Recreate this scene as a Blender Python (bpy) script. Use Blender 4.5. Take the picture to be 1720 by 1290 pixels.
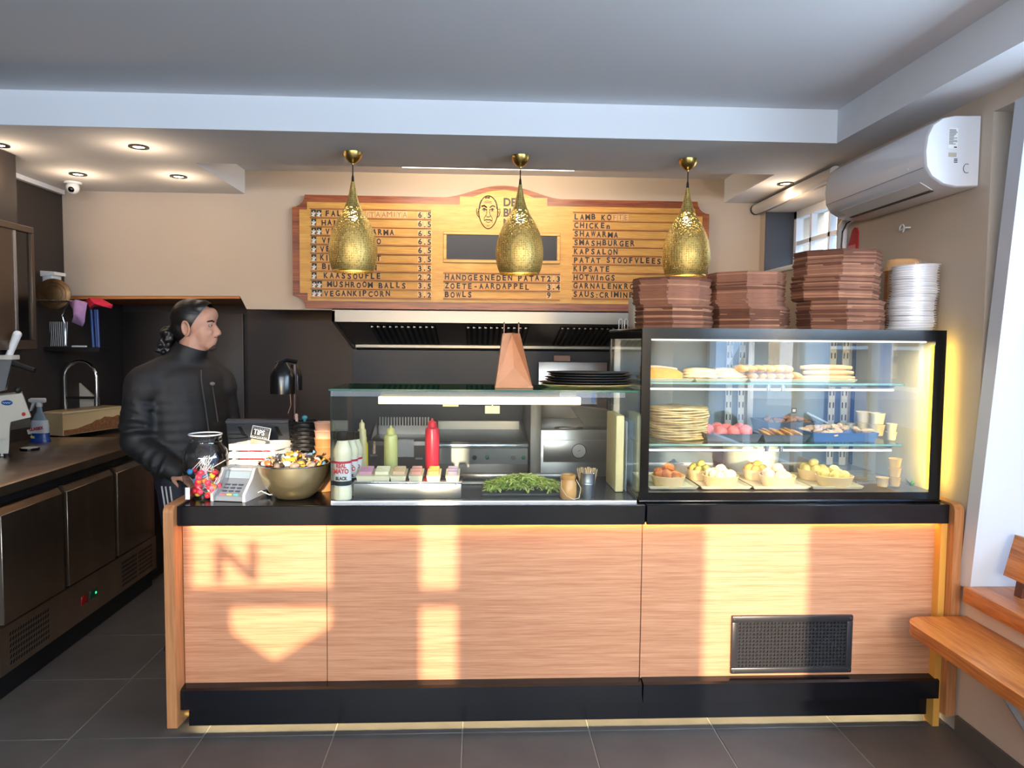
import bpy, bmesh, math, random
from mathutils import Vector, Matrix, Euler
random.seed(7)
R = math.radians
for o in list(bpy.data.objects): bpy.data.objects.remove(o)
SC = bpy.context.scene
COL = SC.collection

# ------------------------------------------------------------------ camera
FPX = 1230.0
YAW, PITCH, ROLL = R(2.746), R(3.438), R(0.512)
EYE = Vector((0, 0, 1.6))
_fw = Vector((math.sin(YAW)*math.cos(PITCH), math.cos(YAW)*math.cos(PITCH), -math.sin(PITCH)))
_r0 = Vector((math.cos(YAW), -math.sin(YAW), 0)); _u0 = _r0.cross(_fw)
_rt = _r0*math.cos(ROLL) + _u0*math.sin(ROLL); _up = _u0*math.cos(ROLL) - _r0*math.sin(ROLL)
cd = bpy.data.cameras.new('camera'); cam = bpy.data.objects.new('camera', cd); COL.objects.link(cam)
cd.sensor_width = 36; cd.lens = FPX/1720*36; cd.clip_start = .02
cam.matrix_world = Matrix(((_rt.x, _up.x, -_fw.x, EYE.x), (_rt.y, _up.y, -_fw.y, EYE.y), (_rt.z, _up.z, -_fw.z, EYE.z), (0, 0, 0, 1)))
SC.camera = cam
def ray(x, y): return _fw + _rt*((x-860)/FPX) - _up*((y-645)/FPX)
def at(x, y, Y): d = ray(x, y); return EYE + d*(Y/d.y)            # the point a photo pixel shows at depth Y
def atz(x, y, z): d = ray(x, y); return EYE + d*((z-1.6)/d.z)
def atx(x, y, X): d = ray(x, y); return EYE + d*(X/d.x)

# ------------------------------------------------------------------ light, world, exposure
SC.view_settings.view_transform = 'Standard'; SC.view_settings.look = 'None'
SC.view_settings.gamma = 1; SC.view_settings.use_curve_mapping = False
SC.view_settings.exposure = 0.08
SC.cycles.max_bounces = 9; SC.cycles.diffuse_bounces = 4; SC.cycles.glossy_bounces = 4
SC.cycles.transmission_bounces = 6; SC.cycles.transparent_max_bounces = 24
SC.cycles.sample_clamp_indirect = 4.0; SC.cycles.caustics_reflective = False; SC.cycles.caustics_refractive = False
W = bpy.data.worlds.new('world'); SC.world = W; W.use_nodes = True
_n = W.node_tree.nodes; _n.clear()
_sky = _n.new('ShaderNodeTexSky'); _sky.sky_type = 'NISHITA'; _sky.sun_disc = False
_sky.sun_elevation = R(24); _sky.sun_rotation = R(180); _sky.air_density = 1.2; _sky.dust_density = .6
_bg = _n.new('ShaderNodeBackground'); _bg.inputs[1].default_value = 3.0
_wo = _n.new('ShaderNodeOutputWorld')
W.node_tree.links.new(_sky.outputs[0], _bg.inputs[0]); W.node_tree.links.new(_bg.outputs[0], _wo.inputs[0])
def light(name, kind, energy, color, loc, rot=(0, 0, 0), **kw):
    l = bpy.data.lights.new(name, kind); l.energy = energy; l.color = color
    for k, v in kw.items(): setattr(l, k, v)
    o = bpy.data.objects.new(name, l); o.location = loc; o.rotation_euler = rot; COL.objects.link(o); return o
SUN_E = 9.0                                                       # sun elevation in degrees, shining straight into the shop front
sun = light('sun', 'SUN', 7.5, (1.0, .80, .55), (0, -6, 4), (R(90-SUN_E), 0, 0), angle=R(.53))
# sky light of the upper lights of the big side window, and two added fill lamps at the shop front wall
light('daylight_side_window', 'AREA', 150, (.62, .79, 1.0), (2.39, .35, 2.06), (0, R(90), 0), shape='RECTANGLE', size=.72, size_y=3.5)
light('fill_above_shop_front', 'AREA', 140, (.70, .83, 1.0), (-.4, -2.43, 2.29), (R(90), 0, 0), shape='RECTANGLE', size=4.6, size_y=.28)
light('fill_at_shop_front', 'AREA', 30, (.72, .84, 1.0), (-.1, -2.43, 1.5), (R(90), 0, 0), shape='RECTANGLE', size=3.6, size_y=1.1)

# ------------------------------------------------------------------ helpers
def srgb(r, g, b):
    f = lambda c: (c/255/12.92) if c <= 10 else ((c/255+.055)/1.055)**2.4
    return (f(r), f(g), f(b), 1)
MATS = {}
def mat(name, col, rough=.5, metal=0., var=0., vscale=8., stretch=(1, 1, 1), bump=0., bscale=60., emit=0., alpha=1., spec=.5, coat=0., trans=0., sss=0., col2=None, detail=4.):
    if name in MATS: return MATS[name]
    m = bpy.data.materials.new(name); m.use_nodes = True; nt = m.node_tree; n = nt.nodes; L = nt.links
    b = n['Principled BSDF']; c = srgb(*col)
    b.inputs['Base Color'].default_value = c; b.inputs['Roughness'].default_value = rough; b.inputs['Metallic'].default_value = metal
    b.inputs['Specular IOR Level'].default_value = spec; b.inputs['Coat Weight'].default_value = coat; b.inputs['Alpha'].default_value = alpha
    b.inputs['Transmission Weight'].default_value = trans
    if sss: b.inputs['Subsurface Weight'].default_value = sss; b.inputs['Subsurface Radius'].default_value = (.01, .006, .004)
    if emit: b.inputs['Emission Color'].default_value = c; b.inputs['Emission Strength'].default_value = emit
    if var or bump:
        tc = n.new('ShaderNodeTexCoord'); mp = n.new('ShaderNodeMapping'); mp.inputs['Scale'].default_value = stretch
        L.new(tc.outputs['Object'], mp.inputs['Vector'])
    if var:
        nz = n.new('ShaderNodeTexNoise'); nz.inputs['Scale'].default_value = vscale; nz.inputs['Detail'].default_value = detail
        L.new(mp.outputs[0], nz.inputs['Vector'])
        cr = n.new('ShaderNodeValToRGB'); e = cr.color_ramp.elements; e[0].position = .3; e[1].position = .7
        c2 = srgb(*col2) if col2 else tuple(x*(1-var) for x in c[:3])+(1,)
        e[0].color = c2; e[1].color = c if col2 else tuple(min(1, x*(1+var)) for x in c[:3])+(1,)
        L.new(nz.outputs['Fac'], cr.inputs[0]); L.new(cr.outputs[0], b.inputs['Base Color'])
    if bump:
        nb = n.new('ShaderNodeTexNoise'); nb.inputs['Scale'].default_value = bscale; nb.inputs['Detail'].default_value = 3
        L.new(mp.outputs[0], nb.inputs['Vector'])
        bp = n.new('ShaderNodeBump'); bp.inputs['Strength'].default_value = bump; bp.inputs['Distance'].default_value = .004
        L.new(nb.outputs['Fac'], bp.inputs['Height']); L.new(bp.outputs[0], b.inputs['Normal'])
    MATS[name] = m; return m
def glass_mat(name, tint=(235, 245, 240), refl=.9, rough=.0, f0=.04):
    if name in MATS: return MATS[name]
    m = bpy.data.materials.new(name); m.use_nodes = True; nt = m.node_tree; n = nt.nodes; L = nt.links; n.clear()
    t = n.new('ShaderNodeBsdfTransparent'); t.inputs[0].default_value = srgb(*tint)
    g = n.new('ShaderNodeBsdfGlossy'); g.inputs['Roughness'].default_value = rough; g.inputs[0].default_value = (1, 1, 1, 1)
    lw = n.new('ShaderNodeLayerWeight'); lw.inputs['Blend'].default_value = .5
    fr = n.new('ShaderNodeMath'); fr.operation = 'POWER'; fr.inputs[1].default_value = 5; L.new(lw.outputs['Facing'], fr.inputs[0])
    mu = n.new('ShaderNodeMath'); mu.operation = 'MULTIPLY_ADD'; mu.inputs[1].default_value = .9; mu.inputs[2].default_value = f0*refl; mu.use_clamp = True
    mx = n.new('ShaderNodeMixShader'); o = n.new('ShaderNodeOutputMaterial')
    L.new(fr.outputs[0], mu.inputs[0]); L.new(mu.outputs[0], mx.inputs[0]); L.new(t.outputs[0], mx.inputs[1]); L.new(g.outputs[0], mx.inputs[2]); L.new(mx.outputs[0], o.inputs[0])
    MATS[name] = m; return m
def wood_mat(name, c1, c2, rough=.45, axis='x', scale=3., bands=18., bump=.05, fine=70., st=.06):
    """grain that runs along one axis: stretched noise over fine streaks"""
    if name in MATS: return MATS[name]
    m = bpy.data.materials.new(name); m.use_nodes = True; nt = m.node_tree; n = nt.nodes; L = nt.links; b = n['Principled BSDF']
    b.inputs['Roughness'].default_value = rough
    s = {'x': (st, 1, 1), 'y': (1, st, 1), 'z': (1, 1, st)}[axis]
    tc = n.new('ShaderNodeTexCoord'); mp = n.new('ShaderNodeMapping'); mp.inputs['Scale'].default_value = s
    L.new(tc.outputs['Object'], mp.inputs['Vector'])
    n1 = n.new('ShaderNodeTexNoise'); n1.inputs['Scale'].default_value = bands; n1.inputs['Detail'].default_value = 6; n1.inputs['Roughness'].default_value = .65
    n2 = n.new('ShaderNodeTexNoise'); n2.inputs['Scale'].default_value = fine; n2.inputs['Detail'].default_value = 2
    L.new(mp.outputs[0], n1.inputs['Vector']); L.new(mp.outputs[0], n2.inputs['Vector'])
    ad = n.new('ShaderNodeMath'); ad.operation = 'ADD'; ad.use_clamp = True
    mu = n.new('ShaderNodeMath'); mu.operation = 'MULTIPLY_ADD'; mu.inputs[1].default_value = .9; mu.inputs[2].default_value = -.45
    L.new(n2.outputs['Fac'], mu.inputs[0]); L.new(n1.outputs['Fac'], ad.inputs[0]); L.new(mu.outputs[0], ad.inputs[1])
    cr = n.new('ShaderNodeValToRGB'); e = cr.color_ramp.elements; e[0].position = .3; e[1].position = .7; e[0].color = srgb(*c2); e[1].color = srgb(*c1)
    L.new(ad.outputs[0], cr.inputs[0]); L.new(cr.outputs[0], b.inputs['Base Color'])
    bp = n.new('ShaderNodeBump'); bp.inputs['Strength'].default_value = bump; bp.inputs['Distance'].default_value = .003
    L.new(ad.outputs[0], bp.inputs['Height']); L.new(bp.outputs[0], b.inputs['Normal'])
    MATS[name] = m; return m

ORD = ('lowest', 'second', 'third', 'fourth', 'fifth', 'sixth', 'seventh', 'eighth', 'ninth', 'tenth', 'eleventh', 'twelfth', 'thirteenth', 'fourteenth', 'fifteenth', 'sixteenth', 'seventeenth', 'eighteenth', 'nineteenth', 'twentieth', 'twenty-first', 'twenty-second', 'twenty-third', 'twenty-fourth', 'twenty-fifth', 'twenty-sixth', 'twenty-seventh', 'twenty-eighth')
def nth(k, n):
    return 'lowest' if k == 0 else 'topmost' if k == n-1 else ORD[k]+' from the bottom'
class MB:
    """collects shapes and links them as ONE mesh object"""
    def __init__(s): s.v = []; s.f = []; s.mi = []; s.cur = 0
    def m(s, i): s.cur = i; return s
    def add(s, vs, fs, M=None):
        k = len(s.v); s.v += [tuple(M @ Vector(p)) for p in vs] if M else [tuple(p) for p in vs]
        s.f += [tuple(k+i for i in f) for f in fs]; s.mi += [s.cur]*len(fs); return s
    def box(s, x0, x1, y0, y1, z0, z1, M=None):
        return s.add([(x, y, z) for z in (z0, z1) for y in (y0, y1) for x in (x0, x1)],
                     [(0, 2, 3, 1), (4, 5, 7, 6), (0, 1, 5, 4), (2, 6, 7, 3), (0, 4, 6, 2), (1, 3, 7, 5)], M)
    def rbox(s, x0, x1, y0, y1, z0, z1, r=.005, seg=2, M=None):
        bm = bmesh.new(); bmesh.ops.create_cube(bm, size=1)
        for q in bm.verts: q.co = Vector(((x0+x1)/2+q.co.x*(x1-x0), (y0+y1)/2+q.co.y*(y1-y0), (z0+z1)/2+q.co.z*(z1-z0)))
        r = min(r, .49*min(x1-x0, y1-y0, z1-z0))
        bmesh.ops.bevel(bm, geom=list(bm.edges), offset=r, segments=seg, profile=.5, affect='EDGES')
        s.bm(bm, M); return s
    def bm(s, bm, M=None):
        bm.verts.ensure_lookup_table(); s.add([v.co.copy() for v in bm.verts], [[v.index for v in f.verts] for f in bm.faces], M); bm.free(); return s
    def prism(s, poly, d0, d1, axis='y', M=None):
        """poly in the plane across axis: y -> (x,z), x -> (y,z), z -> (x,y)"""
        q = {'y': lambda p, d: (p[0], d, p[1]), 'x': lambda p, d: (d, p[0], p[1]), 'z': lambda p, d: (p[0], p[1], d)}[axis]
        n = len(poly); a = sum(poly[i][0]*poly[(i+1) % n][1]-poly[(i+1) % n][0]*poly[i][1] for i in range(n))
        if (a < 0) != (axis == 'y'): poly = poly[::-1]
        # for x and z a positive area faces +axis
        vs = [q(p, d0) for p in poly]+[q(p, d1) for p in poly]
        fs = [tuple(range(n))[::-1], tuple(range(n, 2*n))]+[(i, (i+1) % n, n+(i+1) % n, n+i) for i in range(n)]
        return s.add(vs, fs, M)
    def lathe(s, prof, c=(0, 0, 0), seg=24, M=None, caps=True):
        """prof: (radius, height) from bottom to top"""
        vs = []; fs = []; n = len(prof)
        for r, z in prof:
            for k in range(seg): a = 2*math.pi*k/seg; vs.append((c[0]+r*math.cos(a), c[1]+r*math.sin(a), c[2]+z))
        for i in range(n-1):
            for k in range(seg): j = (k+1) % seg; fs.append((i*seg+k, i*seg+j, (i+1)*seg+j, (i+1)*seg+k))
        if caps:
            if prof[0][0] > 1e-6: fs.append(tuple(range(seg))[::-1])
            if prof[-1][0] > 1e-6: fs.append(tuple(range((n-1)*seg, n*seg)))
        return s.add(vs, fs, M)
    def tube(s, pts, r, seg=8, closed=False, caps=True):
        pts = [Vector(p) for p in pts]; n = len(pts); rs = r if isinstance(r, (list, tuple)) else [r]*n
        vs = []; fs = []; up = None
        for i, p in enumerate(pts):
            a = pts[(i-1) % n] if (i or closed) else p; b = pts[(i+1) % n] if (i < n-1 or closed) else p
            t = (b-a).normalized()
            if up is None: up = t.orthogonal().normalized()
            up = (up-t*up.dot(t)); up = up.normalized() if up.length > 1e-6 else t.orthogonal().normalized()
            w = t.cross(up)
            for k in range(seg): an = 2*math.pi*k/seg; vs.append(p+up*math.cos(an)*rs[i]+w*math.sin(an)*rs[i])
        for i in range(n if closed else n-1):
            for k in range(seg): j = (k+1) % seg; q = (i+1) % n; fs.append((i*seg+k, i*seg+j, q*seg+j, q*seg+k))
        if caps and not closed: fs += [tuple(range(seg))[::-1], tuple(range((n-1)*seg, n*seg))]
        return s.add(vs, fs)
    def ball(s, c, r, seg=12, rings=8, M=None, jit=0.):
        r = r if isinstance(r, (tuple, list)) else (r, r, r); vs = []; fs = []
        vs.append((c[0], c[1], c[2]-r[2]))
        for i in range(1, rings):
            t = math.pi*i/rings
            for k in range(seg):
                a = 2*math.pi*k/seg; j = 1+random.uniform(-jit, jit)
                vs.append((c[0]+r[0]*math.sin(t)*math.cos(a)*j, c[1]+r[1]*math.sin(t)*math.sin(a)*j, c[2]-r[2]*math.cos(t)*j))
        vs.append((c[0], c[1], c[2]+r[2])); e = len(vs)-1
        for k in range(seg): j = (k+1) % seg; fs += [(0, 1+j, 1+k), (e, e-seg+k, e-seg+j)]
        for i in range(rings-2):
            for k in range(seg): j = (k+1) % seg; fs.append((1+i*seg+k, 1+i*seg+j, 1+(i+1)*seg+j, 1+(i+1)*seg+k))
        return s.add(vs, fs, M)
    def grid(s, P):
        """P[i][j] points -> a quad sheet"""
        n, k = len(P), len(P[0])
        return s.add([p for row in P for p in row], [(i*k+j, i*k+j+1, (i+1)*k+j+1, (i+1)*k+j) for i in range(n-1) for j in range(k-1)])
    def mesh(s, name, mats, smooth=38):
        me = bpy.data.meshes.new(name); me.from_pydata([tuple(p) for p in s.v], [], s.f); me.validate()
        for m in (mats if isinstance(mats, (list, tuple)) else [mats]): me.materials.append(m)
        if len(s.mi) == len(me.polygons): me.polygons.foreach_set('material_index', s.mi)
        if smooth:
            me.shade_smooth(); me.set_sharp_from_angle(angle=R(smooth))
        me.update(); return me
    def obj(s, name, mats, parent=None, smooth=38): return link(name, s.mesh(name, mats, smooth), parent)
def link(name, data, parent=None):
    o = bpy.data.objects.new(name, data); COL.objects.link(o)
    if parent is not None:
        o.parent = parent; o.matrix_parent_inverse = world(parent).inverted()
    return o
def world(o):
    return o.matrix_basis if o.parent is None else world(o.parent) @ o.matrix_parent_inverse @ o.matrix_basis
def tag(o, label, cat, group=None):
    o['label'] = label; o['category'] = cat
    if group: o['group'] = group
    return o
def thing(name, label, cat, loc=(0, 0, 0), rz=0, group=None):
    o = bpy.data.objects.new(name, None); COL.objects.link(o); o.empty_display_size = .05
    o.location = loc; o.rotation_euler = (0, 0, rz); return tag(o, label, cat, group)
def struct(o, label=None, cat=None):
    o['kind'] = 'structure'
    if label: o['label'] = label
    if cat: o['category'] = cat
    return o
def dup(root, loc, rz=0, label=None, group=None, M=None):
    def cp(o, par):
        c = o.copy(); COL.objects.link(c)
        if par is not None: c.parent = par; c.matrix_parent_inverse = o.matrix_parent_inverse.copy()
        for ch in KIDS.get(o.name, []): cp(ch, c)
        return c
    KIDS = {}
    for o in COL.objects:
        if o.parent: KIDS.setdefault(o.parent.name, []).append(o)
    c = cp(root, None)
    if M is not None: c.matrix_basis = M
    else: c.location = loc; c.rotation_euler = (0, 0, rz)
    if label: c['label'] = label
    if group: c['group'] = group
    return c
def lump(parts, voxel=.012, smooth_it=4):
    """fuse overlapping shapes in an MB into one continuous smooth skin"""
    me = parts.mesh('lump', [], 0); o = bpy.data.objects.new('lump', me); COL.objects.link(o)
    m = o.modifiers.new('r', 'REMESH'); m.mode = 'VOXEL'; m.voxel_size = voxel
    if smooth_it: q = o.modifiers.new('s', 'SMOOTH'); q.factor = .5; q.iterations = smooth_it
    dg = bpy.context.evaluated_depsgraph_get(); dg.update()
    out = bpy.data.meshes.new_from_object(o.evaluated_get(dg)); bpy.data.objects.remove(o); out.shade_smooth(); return out
FONT_MESH = {}
def text_mesh(txt, size, depth=.0008, res=3, align='LEFT', bold=0.):
    k = (txt, size, depth, align, bold)
    if k in FONT_MESH: return FONT_MESH[k]
    c = bpy.data.curves.new('t', 'FONT'); c.body = txt; c.size = size; c.extrude = depth; c.resolution_u = res; c.align_x = align; c.offset = bold
    o = bpy.data.objects.new('t', c); COL.objects.link(o)
    me = bpy.data.meshes.new_from_object(o); bpy.data.objects.remove(o)
    vs = [tuple(v.co) for v in me.vertices]; fs = [tuple(p.vertices) for p in me.polygons]
    FONT_MESH[k] = (vs, fs); return vs, fs
FRONT = Matrix(((1, 0, 0, 0), (0, 0, -1, 0), (0, 1, 0, 0), (0, 0, 0, 1)))     # text plane turned upright, facing -Y
def text_obj(name, txt, size, p, m, parent=None, M=None, depth=.0008, align='LEFT', bold=0., sx=1.):
    vs, fs = text_mesh(txt, size, depth, align=align, bold=bold)
    b = MB(); b.add(vs, fs, Matrix.Translation(p) @ (M or FRONT) @ Matrix.Scale(sx, 4, (1, 0, 0))); return b.obj(name, m, parent, 0)
# ------------------------------------------------------------------ materials of the place
M_CEIL = mat('ceiling_paint', (226, 226, 228), .85, var=.015, vscale=1.5)
M_BEIGE = mat('beige_wall_paint', (196, 178, 158), .85, var=.03, vscale=2.5, bump=.04, bscale=180)
M_DARKW = mat('dark_brown_paint', (48, 41, 38), .6, var=.06, vscale=3)
M_TILE = mat('floor_tile', (92, 85, 80), .42, var=.14, vscale=5, bump=.03, bscale=90, detail=8)
M_GROUT = mat('grout', (150, 144, 134), .9)
M_BLACKTOP = mat('black_laminate', (13, 14, 19), .22, var=.25, vscale=14, bump=.02, bscale=40)
M_BLACK = mat('matt_black', (16, 15, 16), .5)
M_GLOSSBLACK = mat('gloss_black', (10, 10, 12), .15)
M_STEEL = mat('brushed_steel', (176, 172, 166), .28, 1., var=.08, vscale=30, stretch=(.05, .05, 1))
M_STEELD = mat('dark_steel', (120, 112, 104), .33, 1., var=.12, vscale=20, stretch=(.08, .08, 1))
M_LIP = mat('lip_steel', (132, 128, 120), .38, 1.)
M_CHROME = mat('chrome', (225, 225, 228), .1, 1.)
M_ALU = mat('aluminium', (190, 192, 196), .35, 1.)
M_WHITE = mat('white_plastic', (232, 231, 228), .35)
M_WHITEP = mat('white_paint', (226, 227, 230), .55)
M_BAMBOO = wood_mat('caramel_bamboo', (212, 154, 116), (184, 122, 86), .42, 'x', bands=80, fine=300, bump=.04, st=.022)
M_BAMBOOV = wood_mat('bamboo_edge', (196, 136, 88), (168, 108, 64), .4, 'z', bands=22, fine=90)
M_OAKV = wood_mat('oak_board', (214, 164, 74), (190, 136, 52), .4, 'x', bands=30, fine=160)
M_TEAK = wood_mat('red_brown_hardwood', (150, 78, 36), (110, 50, 20), .35, 'x', bands=26, fine=120)
M_BENCH = wood_mat('bench_hardwood', (200, 126, 62), (152, 84, 36), .3, 'y', bands=20, fine=110)
M_GLASS = glass_mat('clear_glass', (253, 255, 254), 1.0)
M_GLASS2 = glass_mat('double_glazing', (252, 254, 254), 2.6)
M_GLASS3 = glass_mat('guard_glass', (253, 255, 254), 1.2)
M_GLASSEDGE = mat('green_glass_edge', (40, 92, 76), .12)

# ------------------------------------------------------------------ the room shell
XL, XR, YF, YW, YB = -2.80, 1.99, -2.45, 5.14, 5.95               # left, right, shop front, bulkhead, back of the kitchen recess
ZS, ZC = 2.577, 2.738                                             # soffit, main ceiling
fl = struct(MB().box(XL-.3, XR+.05, YF-.1, YB+.1, -.06, -.003).obj('floor', M_GROUT))
TP = .52
b = MB().rbox(-TP/2+.0022, TP/2-.0022, -TP/2+.0022, TP/2-.0022, -.02, 0, .0015, 1); tme = b.mesh('tile', M_TILE)
for i in range(-6, 5):
    for j in range(-3, 12):
        if -.05+(i+.5)*TP+TP/2 > XR+.25 or 2.9+(j-4+.5)*TP > 5.9: continue
        o = link('tile', tme, fl); o.location = (-.05+(i+.5)*TP, 2.90+(j-4+.5)*TP, random.uniform(-.0004, 0)); o.rotation_euler = (0, 0, random.choice((0, math.pi/2, math.pi)))
# ceilings: high ceiling over the shop floor, lowered soffit over the kitchen with an open light tray
struct(MB().box(XL-.2, XR+.5, YF-.1, YB+.1, ZC, ZC+.1).obj('ceiling', M_CEIL))
XF, YSO = 1.755, 3.576
N0, N1, NY = -1.586, 1.727, 4.262
b = MB()
b.box(XL, N0, YSO, YW, ZS, ZC).box(N1, XR, YSO, YW, ZS, ZC).box(N0, N1, YSO, NY, ZS, ZC).box(XF, XR, YF, YSO, ZS, ZC)
struct(b.obj('ceiling_soffit', M_CEIL, smooth=0))
# back wall above the kitchen recess (bulkhead) with its step
b = MB().prism([(XL, 1.873), (-1.63, 1.885), (-1.585, 1.795), (XR+.02, 1.80), (XR+.02, ZC), (XL, ZC)], YW, YW+.12, 'y')
struct(b.obj('wall_back', M_BEIGE, smooth=0))
b = MB().prism([(XL, 1.873), (-1.66, 1.884), (-1.66, 1.86), (XL, 1.84)], YW+.10, YB, 'y')
M_LINTEL = wood_mat('lintel_wood', (206, 138, 80), (176, 106, 54), .5, 'x')
struct(MB().prism([(XL, 1.872), (-1.635, 1.884), (-1.628, 1.868), (XL, 1.850)], YW+.004, YB, 'y').obj('trim_1', M_LINTEL, smooth=0))
struct(MB().box(XL-.1, XR+.1, YB, YB+.1, 0, ZS).obj('wall_kitchen', M_DARKW))
struct(MB().box(-1.62, XR, YW+.13, YB, 1.93, 1.97).obj('ceiling_recess', M_DARKW))
# left wall, dark in the kitchen, with a shallow projecting pier
b = MB().box(XL-.12, XL, YF, YB, 0, ZC); struct(b.obj('wall_left', M_DARKW))
struct(MB().box(XL+.002, XL+.30, 3.88, 4.15, 1.5, ZS-.004).obj('wall_pier', M_DARKW))
# white cable duct where the left wall meets the soffit
struct(MB().box(XL+.004, XL+.035, 4.16, YW-.03, ZS-.032, ZS-.003).obj('trim_2', M_WHITEP))
# right wall: small deep window at the back, big window bay from the bench forwards
WY0, WY1, WZ0, WZ1 = 4.02, 5.05, 2.06, 2.50
BY1, BZ0, BZ1 = 2.80, .615, 2.50
b = MB(); t = XR+.42
b.box(XR, t, BY1, WY0, 0, ZC).box(XR, t, WY1, YB, 0, ZC).box(XR, t, WY0, WY1, 0, WZ0).box(XR, t, WY0, WY1, WZ1, ZC)
b.box(XR, t, -1.5, BY1, 0, BZ0).box(XR, t, -1.5, BY1, BZ1, ZC).box(XR, t, YF, -1.5, 0, ZC)
struct(b.obj('wall_right', M_BEIGE, smooth=0))
# white reveal lining of the big bay, leaning a little as in the photo
b = MB().prism([(2.86, BZ0), (2.67, BZ1), (2.60, BZ1), (2.79, BZ0)], XR-.012, t, 'x')
struct(b.obj('trim_3', mat('reveal_paint', (196, 198, 204), .7), smooth=0))
struct(MB().rbox(XR-.045, t, -1.4, 2.785, BZ0-.045, BZ0+.018, .006).obj('window_sill', M_BENCH))
struct(MB().box(XR-.014, XR, YF, 2.84, 0, .072).obj('baseboard_right', mat('grey_skirting', (88, 82, 76), .5), smooth=0))
# window in the big bay: frame with two mullions and panes
wf = struct(MB().box(t-.07, t-.01, -1.5, -1.42, BZ0, BZ1).box(t-.07, t-.01, 2.55, 2.62, BZ0, BZ1).box(t-.07, t-.01, -1.5, 2.62, BZ0, BZ0+.07).box(t-.07, t-.01, -1.5, 2.62, BZ1-.07, BZ1).box(t-.07, t-.01, .52, .60, BZ0, BZ1).box(t-.065, t-.015, -.47, -.43, BZ0, BZ1).box(t-.065, t-.015, 1.56, 1.60, BZ0, BZ1).box(t-.065, t-.015, -1.5, 2.62, 1.93, 1.97).obj('window_1', M_WHITEP))
for a, c in ((-1.42, .52), (.60, 2.55)): MB().box(t-.045, t-.039, a, c, BZ0+.07, BZ1-.07).obj('pane', M_GLASS, wf)
# unseen shop front behind the camera, three openings cut to shape sun patches
b = MB(); Q = lambda x0, x1, z0, z1: b.box(x0, x1, YF-.12, YF, z0, z1)
DR = 5.38*math.tan(R(SUN_E)) if True else 0                       # how far the sun drops between shop front and counter
A0, A1, B0, B1, C0, C1 = -1.13, -.585, -.222, -.078, .945, 1.378
TOPZ = 2.10
Q(XL, A0, 0, TOPZ); Q(A1, B0, 0, TOPZ); Q(B1, C0, 0, TOPZ); Q(C1, XR, 0, TOPZ)
Q(A0, A1, 0, .30+DR); Q(B0, B1, 0, .20+DR); Q(C0, C1, 0, .02+DR)
Q(A0, A1, .535+DR, .60+DR); Q(B0, B1, .53+DR, .59+DR)
Q(XL, XR, 2.14, ZC); Q(XL, XR, TOPZ, 2.14)
b.prism([(A0, .25+DR), (-.81, .30+DR), (-.98, .42+DR), (-.98, .54+DR), (A0, .54+DR)], YF-.12, YF, 'y')
b.prism([(A1, .25+DR), (-.81, .30+DR), (A1, .44+DR)], YF-.12, YF, 'y')
wfr = struct(b.obj('wall_front_gobo', M_BEIGE, smooth=0))
text_obj('window_lettering', 'N', .225, (-1.055, YF-.05, .635+DR), M_BLACK, wfr, bold=.008, sx=1.1)
M_FROST = mat('frosted_glass', (225, 232, 238), .6, trans=.85)
# street outside
struct(MB().box(-25, 30, -30, YF-.15, -.30, -.16).box(XR+.6, 30, YF-.15, 16, -.30, -.16).obj('ground', mat('street_paving', (120, 118, 116), .8, var=.2, vscale=2)))
M_FAC = mat('sky_tinted_render', (112, 140, 184), .8, var=.05)  # blue tint of the skylight put into the base colour
MPANE = mat('dark_pane', (50, 60, 72), .1)
wfrm = MB().box(-.55, .55, 0, .06, -.9, .9).mesh('house_window', M_WHITEP); wpan = MB().box(-.45, .45, -.002, -.012, -.8, -.04).box(-.45, .45, -.012, -.002, .04, .8).mesh('window_pane', MPANE)
def facade(label, Mx, L, H, n, rows):
    f = struct(MB().box(0, L, 0, 2.5, -.16, H, Mx).obj('facade', M_FAC))
    for k in range(n):
        for z in rows:
            T = Mx @ Matrix.Translation(((k+.5)*L/n, -.03, z))
            o = link('house_window', wfrm, f); o.matrix_basis = T
            q = link('window_pane', wpan, o); q.matrix_basis = T
facade('', Matrix.Translation((2.9, -10, 0)) @ Matrix.Rotation(0, 4, 'Z') @ Matrix.Scale(-1, 4, (0, 1, 0)), 6.1, 6.5, 4, (1.5, 4.4))
facade('', Matrix.Translation((9.0, 14, 0)) @ Matrix.Rotation(R(-90), 4, 'Z'), 24, 7.5, 13, (1.5, 4.6))
def van():
    t = thing('van', 'white van parked in the street, mirrored in the display case glass', 'van', (4.6, -7.2, -.16))
    MV = mat('van_white', (206, 216, 228), .3)
    MB().prism([(3.7, .12), (5.9, .12), (5.9, 1.75), (4.55, 1.78), (4.2, 1.15), (3.75, .95)], -8.0, -6.3, 'y').obj('body', MV, t)
    MB().prism([(4.34, 1.12), (4.62, 1.62), (5.1, 1.62), (5.1, 1.12)], -6.32, -6.285, 'y').obj('side_window', MPANE, t)
    for x in (4.15, 5.45): MB().lathe([(.30, 0), (.30, .2), (.16, .21), (0, .21)], seg=24, M=Matrix.Translation((x, -6.48, .14)) @ Euler((R(-90), 0, 0)).to_matrix().to_4x4()).obj('wheel', M_BLACK, t)
van()
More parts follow.
